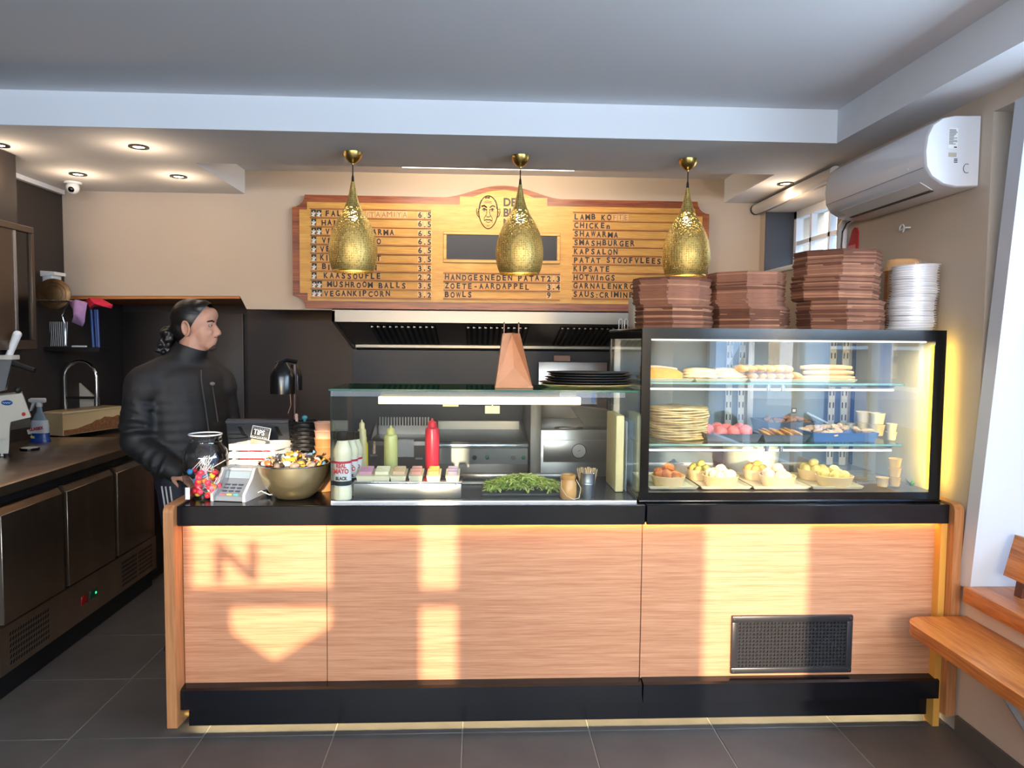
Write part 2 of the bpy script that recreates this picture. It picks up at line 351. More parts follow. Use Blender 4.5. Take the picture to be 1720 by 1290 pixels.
# back window of small panes with the white yard wall behind it
struct(MB().box(XR+3.2, XR+3.35, 2.5, 12, 0, 4.4).obj('wall_yard', mat('white_weatherboard', (232, 238, 242), .8)))
wx = XR+.20
b = MB().box(wx, wx+.05, WY0, WY1, WZ0, WZ0+.05).box(wx, wx+.05, WY0, WY1, WZ1-.05, WZ1).box(wx, wx+.05, WY0, WY0+.05, WZ0, WZ1).box(wx, wx+.05, WY1-.05, WY1, WZ0, WZ1)
for k in range(1, 4): yy = WY0+(WY1-WY0)*k/4; b.box(wx+.005, wx+.045, yy-.014, yy+.014, WZ0, WZ1)
b.box(wx+.005, wx+.045, WY0, WY1, (WZ0+WZ1)/2-.014, (WZ0+WZ1)/2+.014)
w2 = struct(b.obj('window_2', M_WHITEP))
for k in range(4):
    for q in range(2):
        y0 = WY0+(WY1-WY0)*k/4+.02; z0 = WZ0+.03+q*(WZ1-WZ0)/2
        MB().box(wx+.022, wx+.027, y0, y0+(WY1-WY0)/4-.04, z0, z0+(WZ1-WZ0)/2-.05).obj('pane', M_GLASS, w2)
struct(MB().box(XR+.002, wx, WY1-.012, WY1, WZ0, WZ1).obj('trim_4', mat('charcoal_paint', (58, 60, 66), .5)))
struct(MB().rbox(XR-.02, wx, WY0, WY1-.014, WZ0, WZ0+.03, .004).obj('window_sill', M_WHITEP))

# ------------------------------------------------------------------ the service counter
ZT = .942; YT, YP = 2.88, 2.93
CX0, CX1, CJ1, CJ2 = -1.168, 1.945, -.60, .68
YCB = 3.50
ct = thing('service_counter', 'long caramel bamboo service counter with black top and lower rail', 'counter', (.4, 3.1, 0))
def end_panel(x0, x1):
    pr = [(2.85, .065), (YCB, .0), (YCB, .948)]
    pr += [(2.85+.03-.03*math.sin(a), .948-.03+.03*math.cos(a)) for a in [k*math.pi/12 for k in range(7)]]
    return MB().prism(pr, x0, x1, 'x').obj('end_panel', M_BAMBOOV, ct)
end_panel(-1.207, CX0-.0); end_panel(CX1-.002, 1.983)
for a, c in ((CX0, CJ2), (CJ2+.004, CX1-.003)):
    MB().rbox(a+.001, c, YT, YCB, .862, ZT, .003, 1).obj('worktop', M_BLACKTOP, ct)
    r = MB().prism([(YT, .124), (YT, .200), (YT+.012, .206), (YP+.02, .212), (YP+.02, .135), (YT+.02, .135), (YT+.02, .124)], a+.003, c-(.012 if c > 1 else 0), 'x').obj('lower_rail', M_BLACKTOP, ct, 0)
    MB().box(a+(.012 if a < 0 else -.003), c-(.02 if c > 1 else 0), YP+.006, YP+.03, .028, .15).obj('kick_board', M_BLACKTOP, ct)
for a, c in ((CX0+.002, CJ1-.001), (CJ1+.001, CJ2-.001), (CJ2+.002, CX1-.028)):
    MB().rbox(a, c, YP, YP+.018, .205, .864, .001, 1).obj('front_panel', M_BAMBOO, ct)
MB().box(CX0, CX1, YP+.075, YP+.09, 0, .15).box(CX0, CX1, YP+.032, YP+.05, .14, .86).box(CX0, CX1, YCB-.03, YCB-.01, 0, .862).obj('carcass', M_BLACK, ct)
for a, c in ((CX0+.002, CX0+.03), (CX1-.03, CX1-.003)):
    MB().box(a, c, YT+.01, YP+.02, .0, .862).obj('corner_post', mat('painted_amber_glow', (222, 160, 70), .5), ct) if a > 0 else None  # board coloured amber to stand in for LED glow on it
M_LED = mat('warm_led', (255, 170, 60), .5, emit=9.)
MB().box(CX0+.03, CX1-.03, YP-.012, YP-.004, .8585, .8615).obj('light_strip', M_LED, ct)
M_LED2 = mat('yellow_led', (255, 214, 120), .5, emit=10.)
MB().box(CX0+.01, CX1-.02, YP+.046, YP+.056, .052, .058).obj('light_strip', M_LED2, ct)
light('plinth_glow', 'AREA', 4, (1, .90, .56), ((CX0+CX1)/2, YP+.051, .051), (0, 0, 0), shape='RECTANGLE', size=CX1-CX0-.05, size_y=.008)
light('counter_glow', 'AREA', 2.6, (1, .52, .12), ((CX0+CX1)/2, YP-.008, .857), (0, 0, 0), shape='RECTANGLE', size=CX1-CX0-.08, size_y=.008)
# ------------------------------------------------------------------ counter vent grille
def counter_vent():
    a, c = at(1228, 1033, YP), at(1427, 1127, YP); x0, x1, z1, z0 = a.x, c.x, a.z, c.z; y = YP
    v = thing('vent_grille', 'black perforated plastic vent grille set into the bamboo counter front', 'vent', ((x0+x1)/2, y, z0))
    b = MB(); w = .026
    for p in ((x0, x1, z0, z0+w), (x0, x1, z1-w, z1), (x0, x0+w, z0+w, z1-w), (x1-w, x1, z0+w, z1-w)): b.rbox(p[0], p[1], y-.016, y-.001, p[2], p[3], .004, 2)
    MGR = mat('grille_plastic', (44, 42, 44), .32)
    b.obj('frame', MGR, v)
    g = MB(); nx, nz = 31, 13; xa, xb, za, zb = x0+w, x1-w, z0+w, z1-w
    for i in range(nx+1): q = xa+(xb-xa)*i/nx; g.box(q-.0028, q+.0028, y-.010, y-.004, za, zb)
    for j in range(nz+1): q = za+(zb-za)*j/nz; g.box(xa, xb, y-.0102, y-.0042, q-.0028, q+.0028)
    o = g.obj('mesh', MGR, v, 0); o['kind'] = 'stuff'
    MB().box(xa, xb, y-.003, y-.001, za, zb).obj('backing', M_BLACK, v)
    for x in (x0+.012, x1-.012):
        for z in (z0+.012, z1-.012): MB().lathe([(.006, 0), (.005, .002), (0, .0025)], seg=10, M=Matrix.Translation((x, y-.0155, z)) @ Euler((R(90), 0, 0)).to_matrix().to_4x4()).obj('screw', M_STEELD, v)
counter_vent()

# ------------------------------------------------------------------ menu board
YM = 5.10
def menu_board():
    xc = at(846, 320, YM).x; hw = (at(1189, 400, YM).x-at(490, 400, YM).x)/2
    z0 = 1.806; zt = at(620, 329, YM).z; zp = at(846, 312, YM).z
    bd = thing('menu_board', 'large carved wooden menu board with slotted black letters above the hood', 'menu board', (xc, YM, z0))
    M_TEAKB = wood_mat('board_frame_wood', (160, 84, 32), (108, 46, 14), .35, 'x', bands=24, fine=110)
    def outline(hw, z0, zt, zp, r, steps=True):
        P = []
        def notch(cx, cz, a0):                                       # concave quarter round
            return [(cx+r*math.cos(R(a0+t)), cz+r*math.sin(R(a0+t))) for t in (0, -18, -36, -54, -72, -90)]
        P += notch(-hw, z0, 90)[:]                                   # (-hw, z0+r) -> (-hw+r, z0)
        P += notch(hw, z0, 180)
        P += notch(hw, zt, 270)
        n = 22
        for i in range(n+1):
            t = 1-2*i/n; x = t*.40
            k = (math.cos(math.pi*t)+1)/2
            P.append((x, zt+(zp-zt)*k**.8))
        P += notch(-hw, zt, 0)
        return [(xc+x, z) for x, z in P]
    MB().prism(outline(hw, z0, zt, zp, .085), YM-.004, YW-.001, 'y').obj('frame', M_TEAKB, bd, 25)
    f = .050; g = .052
    h2 = hw-f; a = z0+f; c = zt-f
    inner = [(-h2+g, a), (h2-g, a), (h2-g, a+g), (h2, a+g), (h2, c-g), (h2-g, c-g), (h2-g, c), (.30, c), (.30, c+.055), (.21, c+.055)]
    inner += [(x, c+.055+.050*math.cos(x/.21*math.pi/2)) for x in (.15, .08, 0, -.08, -.15)]
    inner += [(-.21, c+.055), (-.30, c+.055), (-.30, c), (-h2+g, c), (-h2+g, c-g), (-h2, c-g), (-h2, a+g), (-h2+g, a+g)]
    MB().prism([(xc+x, z) for x, z in inner], YM-.012, YM-.003, 'y').obj('face', M_OAKV, bd, 25)
    MLED = wood_mat('ledge_wood', (196, 132, 66), (160, 96, 40), .4, 'x', bands=30, fine=120)
    MTILE = mat('letter_tile_wood', (212, 156, 84), .45, var=.1, vscale=40); MTILEL = mat('pale_letter_tile', (222, 178, 120), .5)
    MINK = mat('letter_ink', (22, 18, 16), .5); MFAINT = mat('worn_ink', (150, 100, 56), .5); MSTAR = mat('star_white', (225, 222, 214), .5)
    cache = {}
    def tile(ch, kind):
        k = (ch, kind)
        if k not in cache:
            w = .032 if ch not in ".:',I1/i" else .02
            if ch in 'MW': w = .037
            b = MB().box(-w/2, w/2, -.0025, 0, 0, .046)
            vs, fs = text_mesh(ch, .052 if ch != '*' else .09, .0006, bold=.0019 if kind != 'faint' else 0)
            if vs:
                x0 = min(v[0] for v in vs); x1 = max(v[0] for v in vs); s = min(1, (w-.003)/(x1-x0))
                dz = .005 if ch != '*' else -.030
                b.m(1).add(vs, fs, Matrix.Translation((-(x0+x1)/2*s, -.0032, dz)) @ FRONT @ Matrix.Scale(s, 4, (1, 0, 0)))
            mm = {'ink': [MTILE, MINK], 'faint': [MTILEL, MFAINT], 'star': [M_BLACK, MSTAR], 'price': [MTILEL, MINK]}[kind]
            cache[k] = (b.mesh('letter_tile', mm, 0), w)
        return cache[k]
    def put(txt, x, z, kind='ink', sp=.0395, tilt=.004):
        for ch in txt:
            me, w = tile(ch if ch != ' ' else '.', kind)
            if ch == ' ': x += sp*.75; continue
            adv = sp*(.62 if w < .025 else 1.0)
            o = link('letter_tile', me, bd); o.location = (x+adv/2, YM-.0125, z+random.uniform(-tilt, tilt)); o.rotation_euler = (0, random.uniform(-.03, .03), 0)
            x += adv
        return x
    def column(x0, x1, ztop, zbot, n):
        for i in range(n+1):
            z = ztop+(zbot-ztop)*i/n
            MB().prism([(YM-.012, z-.007), (YM-.024, z-.005), (YM-.024, z+.002), (YM-.018, z+.004), (YM-.012, z+.003)], x0, x1, 'x').obj('ledge', MLED, bd, 0)
        return [ztop+(zbot-ztop)*(i+1)/n+.003 for i in range(n)]
    P = lambda x, y: at(x, y, YM)
    zs = column(P(522, 400).x, P(724, 400).x, P(620, 352).z, P(620, 500).z, 10)
    rows = [('**', 'FALAFEL', '/TAAMIYA', '6.5'), ('*', 'HALLOUMI', '', '6.5'), ('**', 'VEGASHAWARMA', '', '6.5'), ('*', 'VEGA BURITO', '', '6.5'), ('*', 'VEGA WRAP', '', '6.5'),
            ('*', 'KINDERPATAT', '', '3.5'), ('*', 'BIETBALLEN', '', '3.5'), ('*', 'KAASSOUFLE', '', '2.2'), ('**', 'MUSHROOM BALLS', '', '3.5'), ('**', 'VEGANKIPCORN', '', '3.2')]
    xs = [546, 540, 546, 540, 537, 537, 540, 543, 549, 543]
    for (st, a_, f_, pr), z, px in zip(rows, zs, xs):
        put(st, P(523, 400).x+.002, z, 'star', .036, .001); x = put(a_, P(px, 400).x, z)
        if f_: put(f_, x, z, 'faint')
        put(pr, P(701, 400).x, z-.002, 'price', .039)
    zs = column(P(745, 470).x, P(940, 470).x, P(840, 459).z, P(840, 502).z, 3)
    for (a_, pr), z in zip((('HANDGESNEDEN PATAT', '2.3'), ('ZOETE-AARDAPPEL', '3.4'), ('BOWLS', '9')), zs):
        put(a_, P(746, 470).x, z); put(pr, P(917, 470).x, z, 'price')
    zs = column(P(961, 430).x, P(1158, 430).x, P(1060, 358).z, P(1060, 502).z, 10)
    for k, (a_, z) in enumerate(zip(('LAMB KO', 'CHICKEn', 'SHAWARMA', 'SMASHBURGER', 'KAPSALON', 'PATAT STOOFVLEES', 'KIPSATE', 'HOTWInGS', 'GARNALENKROKET', 'SAUS:CRIMINEEL'), zs)):
        x = put(a_, P(962, 430).x, z)
        if k == 0: put('FTE', x, z, 'faint')
        if k == 7: put('5.5', P(1131, 430).x, z, 'price', .042)
    # chalkboard window
    a_, c_ = P(745, 389), P(940, 444)
    b = MB(); w = .022
    for q in ((a_.x, c_.x, a_.z-w, a_.z), (a_.x, c_.x, c_.z, c_.z+w), (a_.x, a_.x+w, c_.z+w, a_.z-w), (c_.x-w, c_.x, c_.z+w, a_.z-w)): b.rbox(q[0], q[1], YM-.024, YM-.011, q[2], q[3], .003, 1)
    ch = b.obj('chalkboard_frame', wood_mat('pale_frame_wood', (216, 172, 96), (192, 142, 66), .4, 'x'), bd)
    MB().box(a_.x+w, c_.x-w, YM-.016, YM-.011, c_.z+w, a_.z-w).obj('chalkboard', mat('slate', (36, 38, 46), .55), ch)
    # painted emblem: line drawing of a man's face, and the name beside it
    cx, cz = P(820, 357).x, P(820, 357).z; sx, sz = .083, .112
    lines = MB()
    def ln(pts, r=.0024, closed=False):
        r *= 1.25
        pp = [(cx+u*sx, YM-.0122, cz+v*sz) for u, v in pts]
        lines.tube(pp, r, 5, closed)
    ln([(.78*math.sin(t)*(1 if math.cos(t) > -.2 else 1-.16*(-math.cos(t)-.2)), math.cos(t)) for t in [k*math.pi/18 for k in range(36)]], .0026, True)
    for s in (-1, 1):
        ln([(s*.76, .16), (s*.95, .22), (s*.98, .02), (s*.88, -.22), (s*.76, -.3)]); ln([(s*.84, .08), (s*.88, -.1)], .0016)
        ln([(s*.56, .34), (s*.34, .40), (s*.12, .28)], .0042); ln([(s*.5, .15), (s*.36, .24), (s*.2, .18), (s*.14, .12)], .0026); ln([(s*.46, .1), (s*.32, .07), (s*.2, .1)], .0016)
        lines.ball((cx+s*.33*sx, YM-.0122, cz+.155*sz), (.0065, .0016, .0065), 8, 6)
        ln([(s*.2, -.2), (s*.32, -.34), (s*.36, -.48)], .0016); ln([(s*.56, .74), (s*.70, .46), (s*.72, .2)], .004)
        ln([(s*.1, .2), (s*.13, -.08), (s*.2, -.2), (s*.12, -.26)], .0018)
    ln([(-.12, -.26), (0, -.3), (.12, -.26)], .0022); ln([(-.34, -.5), (-.1, -.45), (0, -.47), (.1, -.45), (.34, -.52)], .003); ln([(-.2, -.58), (0, -.62), (.2, -.58)], .0018)
    for v in (.55, .64): ln([(-.3, v), (-.05, v+.04), (.3, v)], .0013)
    for u in (-.2, -.1, .02, .12): ln([(u, .96), (u-.06, .82)], .0032)
    ln([(-.14, -.82), (.12, -.82)], .0014); lines.ball((cx+.34*sx, YM-.0122, cz-.62*sz), (.003, .0016, .003), 6, 4)
    lines.obj('emblem', MINK, bd)
    for t, py in (('DE', 346.5), ('BUUR', 364), ('MAN', 381.5)):
        text_obj('name_lettering', t, .077, (P(845, 350).x, YM-.0128, P(845, py).z), mat('faded_ink', (58, 44, 30), .55), bd, bold=.0028, depth=.0005, sx=.92)
menu_board()

# ------------------------------------------------------------------ brass pendants
def brass_perf():
    m = bpy.data.materials.new('perforated_brass'); m.use_nodes = True; nt = m.node_tree; n = nt.nodes; L = nt.links; b = n['Principled BSDF']
    b.inputs['Base Color'].default_value = srgb(204, 178, 108); b.inputs['Metallic'].default_value = .85; b.inputs['Roughness'].default_value = .5
    tc = n.new('ShaderNodeTexCoord'); v = n.new('ShaderNodeTexVoronoi'); v.inputs['Scale'].default_value = 125; v.inputs['Randomness'].default_value = .35
    L.new(tc.outputs['Object'], v.inputs['Vector'])
    big = n.new('ShaderNodeTexVoronoi'); big.inputs['Scale'].default_value = 16; big.feature = 'DISTANCE_TO_EDGE'; L.new(tc.outputs['Object'], big.inputs['Vector'])
    g = n.new('ShaderNodeMath'); g.operation = 'GREATER_THAN'; g.inputs[1].default_value = .05; L.new(big.outputs['Distance'], g.inputs[0])
    h = n.new('ShaderNodeMath'); h.operation = 'LESS_THAN'; h.inputs[1].default_value = .33; L.new(v.outputs['Distance'], h.inputs[0])
    sp = n.new('ShaderNodeSeparateXYZ'); L.new(tc.outputs['Object'], sp.inputs[0])
    zl = n.new('ShaderNodeMath'); zl.operation = 'LESS_THAN'; zl.inputs[1].default_value = .335; L.new(sp.outputs['Z'], zl.inputs[0])
    zg = n.new('ShaderNodeMath'); zg.operation = 'GREATER_THAN'; zg.inputs[1].default_value = .022; L.new(sp.outputs['Z'], zg.inputs[0])
    k = h
    for q in (g, zl, zg):
        mm = n.new('ShaderNodeMath'); mm.operation = 'MULTIPLY'; L.new(k.outputs[0], mm.inputs[0]); L.new(q.outputs[0], mm.inputs[1]); k = mm
    v2 = n.new('ShaderNodeTexVoronoi'); v2.inputs['Scale'].default_value = 88; v2.inputs['Randomness'].default_value = .3; L.new(tc.outputs['Object'], v2.inputs['Vector'])
    cr = n.new('ShaderNodeValToRGB'); cr.color_ramp.elements[0].position = .25; cr.color_ramp.elements[1].position = .5; cr.color_ramp.elements[0].color = srgb(166, 138, 72); cr.color_ramp.elements[1].color = srgb(214, 188, 116)
    L.new(v2.outputs['Distance'], cr.inputs[0]); L.new(cr.outputs[0], b.inputs['Base Color'])
    t = n.new('ShaderNodeBsdfTransparent'); mx = n.new('ShaderNodeMixShader'); o = n['Material Output']
    L.new(k.outputs[0], mx.inputs[0]); L.new(b.outputs[0], mx.inputs[1]); L.new(t.outputs[0], mx.inputs[2]); L.new(mx.outputs[0], o.inputs[0]); return m
M_PERF = brass_perf(); M_BRASS = mat('brass', (186, 156, 90), .32, 1.); M_CORD = mat('black_cord', (20, 17, 14), .5)
M_BULB = mat('lit_bulb', (255, 226, 170), .4, emit=22)
def pendant():
    t = thing('pendant_lamp', 'x', 'lamp')
    s = .00319
    prof = [(33, 0), (36, 7), (38.5, 16), (40, 30), (39.6, 42), (37.5, 55), (33.5, 68), (28, 80), (21.5, 91), (15.5, 101), (11, 111), (8, 121), (5.6, 132), (3.8, 142), (3, 147)]
    sh = MB().lathe([(r*s, z*s) for r, z in prof], seg=40, caps=False).obj('shade', M_PERF, t, 60)
    MB().lathe([(33*s, 0), (33.6*s, -.003), (33.6*s, .004), (33*s, .007)], seg=40, caps=False).obj('rim', M_BRASS, sh)
    MB().lathe([(.004, 147*s), (.0075, 148*s), (.006, 155*s), (.0035, 158*s)], seg=12).obj('cord_grip', M_CORD, t)
    H = ZS-LAMPZ
    MB().tube([(0, 0, 157*s), (0, 0, H-.04)], .0032, 8).obj('cord', M_CORD, t)
    MB().lathe([(.006, H-.066), (.008, H-.058), (.022, H-.052), (.038, H-.036), (.048, H-.016), (.050, H-.001), (0, H-.001)], seg=28).obj('canopy', M_BRASS, t)
    MB().lathe([(0, .262), (.018, .268), (.026, .285), (.022, .305), (.012, .325), (.012, .345)], seg=16).obj('bulb', M_BULB, t)
    return t
LAMPZ = at(593, 456, 3.95).z
p0 = pendant()
for k, (px, w) in enumerate(((593, 'pierced brass pendant lamp hanging nearest the kitchen side, left of three'), (873, 'pierced brass pendant lamp in the middle, hanging before the board emblem'), (1153, 'pierced brass pendant lamp on the right, hanging over the cardboard trays'))):
    L_ = (at(px, 400, 3.95).x, 3.95, LAMPZ)
    o = p0 if k == 0 else dup(p0, L_)
    o.location = L_; o['label'] = w; o['group'] = 'brass pendant lamps over the counter'
    light('pendant_light', 'POINT', 15, (1, .80, .50), (L_[0], L_[1], LAMPZ+.285), shadow_soft_size=.03)

# ------------------------------------------------------------------ light tray tube, downlights, dome camera
a_, c_ = at(672, 286, 4.30), at(968, 290, 4.30)
tl = thing('tube_light', 'slim white tube light at the front edge of the ceiling light tray', 'light', (.3, 4.3, 2.6))
MB().rbox(a_.x, c_.x, 4.29, 4.33, 2.605, 2.635, .004).obj('housing', M_WHITE, tl)
MB().rbox(a_.x+.01, c_.x-.01, 4.285, 4.325, 2.588, 2.604, .004).obj('diffuser', mat('tube_glow', (255, 244, 226), .5, emit=14), tl)
light('tube_glow', 'AREA', 13, (1, .82, .60), ((a_.x+c_.x)/2, 4.34, 2.64), (R(100), 0, 0), shape='RECTANGLE', size=1.25, size_y=.05)
def downlight(px, py, label, on=True, pw=2.2):
    p = atz(px, py, ZS); d = thing('downlight', label, 'light', p, group='recessed ceiling downlights')
    MB().lathe([(.050, -.0), (.050, -.006), (.038, -.008), (.027, -.003), (.020, -.001)], p, 24, caps=False).obj('ring', M_GLOSSBLACK, d)
    MB().lathe([(0, -.0050), (.018, -.0060), (.027, -.0035)], p, 20).obj('lens', mat('spot_lens', (255, 236, 208), .4, emit=16), d)
    light('spot', 'POINT', pw, (1, .74, .50), (p.x, p.y, ZS-.14), shadow_soft_size=.035)
downlight(233, 246, 'black-ringed downlight in the soffit, nearest the beam')
downlight(131, 292, 'black-ringed downlight beside the dome camera')
downlight(300, 296, 'black-ringed downlight by the left end of the light tray')
downlight(-2, 243, 'black-ringed downlight cut by the left picture edge')
downlight(1319, 308, 'black-ringed downlight near the roller blind')
p = atz(122, 306, ZS)
dc = thing('dome_camera', 'white dome security camera in the ceiling corner', 'security camera', p)
MB().lathe([(.048, -.012), (.052, -.006), (.052, 0)], p, 24).obj('base', M_WHITE, dc)
e_ = MB().ball((p.x, p.y, p.z-.034), .04, 20, 14).obj('ball', M_WHITE, dc)
ld = Vector((.15, -.85, -.5)).normalized(); cc = Vector((p.x, p.y, p.z-.034))
MB().ball(cc+ld*.026, .021, 14, 10).obj('lens', M_GLOSSBLACK, e_)

# ------------------------------------------------------------------ air conditioner, conduit, blind, wall hook, red tag
def aircon():
    y0, y1 = 2.865, 3.71; xb = XR-.001
    t = thing('air_conditioner', 'white wall-mounted split air conditioner with glossy front', 'air conditioner', (1.9, 3.3, 2.22))
    pr = [(xb, 2.226), (1.90, 2.222), (1.845, 2.232), (1.795, 2.262), (1.772, 2.30), (1.765, 2.36), (1.772, 2.42), (1.792, 2.465), (1.83, 2.492), (1.88, 2.503), (xb, 2.506)]
    MWG = mat('glossy_white_plastic', (226, 226, 230), .18)
    b = MB()
    def ring(y, s): return [(xb+(x-xb)*s if False else x+(1.89-x)*(1-s), y, 2.365+(z-2.365)*s) for x, z in pr]
    rings = [ring(y0, .965), ring(y0+.006, .99), ring(y0+.016, 1), ring(y1-.016, 1), ring(y1-.006, .99), ring(y1, .965)]
    n = len(pr); vs = [p for r_ in rings for p in r_]; fs = []
    for i in range(5):
        for k in range(n): j = (k+1) % n; fs.append((i*n+k, (i+1)*n+k, (i+1)*n+j, i*n+j))
    fs += [tuple(range(n)), tuple(range(5*n, 6*n))[::-1]]
    b.add(vs, fs).obj('body', MWG, t, 50)
    MB().prism([(1.794, 2.259), (1.790, 2.263), (1.842, 2.232), (1.838, 2.229)], y0+.075, y1-.10, 'y' if False else 'x', M=Matrix(((0, 1, 0, 0), (1, 0, 0, 0), (0, 0, 1, 0), (0, 0, 0, 1)))) if False else None
    lv = MB().add([(1.799, y0+.08, 2.2565), (1.799, y1-.1, 2.2565), (1.852, y1-.1, 2.2275), (1.852, y0+.08, 2.2275), (1.797, y0+.08, 2.2545), (1.797, y1-.1, 2.2545), (1.850, y1-.1, 2.2255), (1.850, y0+.08, 2.2255)], [(0, 1, 2, 3), (7, 6, 5, 4), (0, 4, 5, 1), (1, 5, 6, 2), (2, 6, 7, 3), (3, 7, 4, 0)]).obj('louvre', M_WHITE, t, 0)
    MB().box(1.846, 1.862, y0+.09, y1-.11, 2.2215, 2.2265).obj('air_slot', M_BLACK, t)
    MB().box(1.7702, 1.7716, y0+.02, y1-.02, 2.299, 2.3015).obj('seam', mat('seam_grey', (150, 150, 154), .5), t)
    # end cap sticker, bar code, slits, drain ring
    st = MB().box(1.856, 1.895, y0-.0015, y0-.0002, 2.372, 2.452).obj('rating_sticker', mat('sticker', (240, 240, 238), .4), t)
    b = MB()
    for i in range(13): b.box(1.859, 1.859+random.uniform(.014, .034), y0-.0022, y0-.0016, 2.444-.0046*i, 2.446-.0046*i)
    b.box(1.88, 1.892, y0-.0022, y0-.0016, 2.375, 2.3795); b.obj('print', M_BLACK, st, 0)
    MB().box(1.860, 1.892, y0-.0015, y0-.0002, 2.340, 2.356).obj('barcode', mat('barcode_beige', (190, 180, 160), .5), t)
    b = MB()
    for i in range(3): b.box(1.883, 1.897, y0-.0015, y0-.0002, 2.318+.006*i, 2.321+.006*i)
    b.obj('slits', M_BLACK, t)
    MB().tube([(1.937+.014*math.cos(a), y0-.0005, 2.296+.018*math.sin(a)) for a in [R(q) for q in range(60, 310, 20)]], .0014, 5).obj('knockout_ring', mat('seam_grey2', (90, 88, 90), .5), t)
    MB().tube([(1.7695, y0+.13-.006*k, 2.318+.006*math.sin(k*2.3)*(1 if k < 4 else .5)) for k in range(10)], .0016, 5).obj('script_mark', M_WHITE, t)
aircon()
cdt = MB().tube([(1.955, 3.72, 2.27), (1.955, 3.83, 2.255), (1.96, 3.89, 2.225), (1.965, 3.905, 2.17), (1.965, 3.905, 1.95)], .026, 10).obj('conduit', M_WHITEP); tag(cdt, 'white pipe cover curving down from the air conditioner', 'pipe')
tag(MB().tube([(1.94, 3.72, 2.245), (1.938, 3.81, 2.228), (1.94, 3.855, 2.19), (1.94, 3.862, 2.12), (1.942, 3.858, 1.95)], .004, 6).obj('cable', M_BLACK), 'thin black cable hanging beside the white pipe cover', 'cable')
bl = thing('roller_blind', 'rolled-up cream roller blind above the small back window', 'blind', (1.94, 4.5, 2.53))
yax = Matrix.Translation((1.945, 0, 2.528)) @ Euler((R(-90), 0, 0)).to_matrix().to_4x4()
MB().lathe([(.034, 3.96), (.034, 5.10)], seg=20, M=yax).obj('roll', mat('cream_fabric', (214, 206, 196), .7), bl)
MB().lathe([(.037, 5.10), (.037, 5.118)], seg=20, M=yax).obj('end_cap', M_BLACK, bl)
p = atx(1515, 384, 1.97)
tag(MB().tube([(XR, p.y-.035, p.z), (XR-.02, p.y-.03, p.z)]+[(XR-.02, p.y+.018*math.cos(a), p.z+.018*math.sin(a)) for a in [R(q) for q in range(-20, 250, 22)]], .0035, 6).obj('wall_hook', M_WHITE), 'open white screw hook in the beige wall under the air conditioner', 'hook')
p = atx(1430, 405, 1.975)
rt = thing('red_tag', 'red rounded paper tag on the wall behind the tallest tray stack', 'tag', (XR, p.y, p.z-.06))
pr = [(-.085, -.10), (.05, -.10), (.05, .04), (.035, .065), (.012, .07), (-.012, .055)]
MB().prism([(p.y-y, p.z+z) for y, z in pr], XR-.008, XR-.001, 'x').obj('card', mat('red_card', (178, 24, 40), .5), rt)
MB().box(XR-.0088, XR-.0081, p.y-.03, p.y+.05, p.z-.09, p.z-.02).obj('print', mat('pale_red_print', (226, 130, 130), .6), rt)

# ------------------------------------------------------------------ bench, bracket and window-bay seat on the right
bn = thing('wall_bench', 'hardwood wall bench with a rounded corner beside the counter end', 'bench', (1.85, 1.6, 0))
pr = [(XR-.002, -.6), (XR-.002, 2.815), (1.80, 2.815)]+[(1.80-.09*math.sin(a), 2.725+.09*math.cos(a)) for a in [k*math.pi/14 for k in range(1, 8)]]+[(1.71, -.6)]
b = MB().prism(pr, .455, .50, 'z'); b.obj('seat', M_BENCH, bn)
for y in (2.35, .4):
    MB().rbox(XR-.012, XR-.003, y-.015, y+.015, .06, .453, .001).box(1.74, XR-.003, y-.015, y+.015, .444, .454).obj('bracket_plate', mat('bracket_grey', (178, 176, 178), .4, .3), bn)
    MB().tube([(1.775, y, .446), (XR-.012, y, .15)], .011, 4).obj('bracket_strut', mat('bracket_grey', (178, 176, 178), .4, .3), bn)
bb = thing('window_seat_back', 'weathered wooden backrest board standing on the window sill', 'backrest', (2.1, 2.4, BZ0))
q0, q1 = atx(1690, 905, 2.10), atx(1668, 962, 2.06)
b = MB().add([(2.10, 2.72, .86), (2.06, 2.72, .70), (2.06, 1.2, .70), (2.10, 1.2, .86), (2.125, 2.72, .855), (2.085, 2.72, .695), (2.085, 1.2, .695), (2.125, 1.2, .855)], [(0, 1, 2, 3), (7, 6, 5, 4), (0, 4, 5, 1), (1, 5, 6, 2), (2, 6, 7, 3), (3, 7, 4, 0)]); b.obj('board', M_BENCH, bb)
for y in (2.66, 1.4): MB().prism([(2.076, .63), (2.11, .63), (2.135, .80), (2.10, .80)], y-.02, y+.02, 'y').obj('support', wood_mat('dark_hardwood', (110, 58, 32), (80, 38, 18), .4, 'z'), bb)
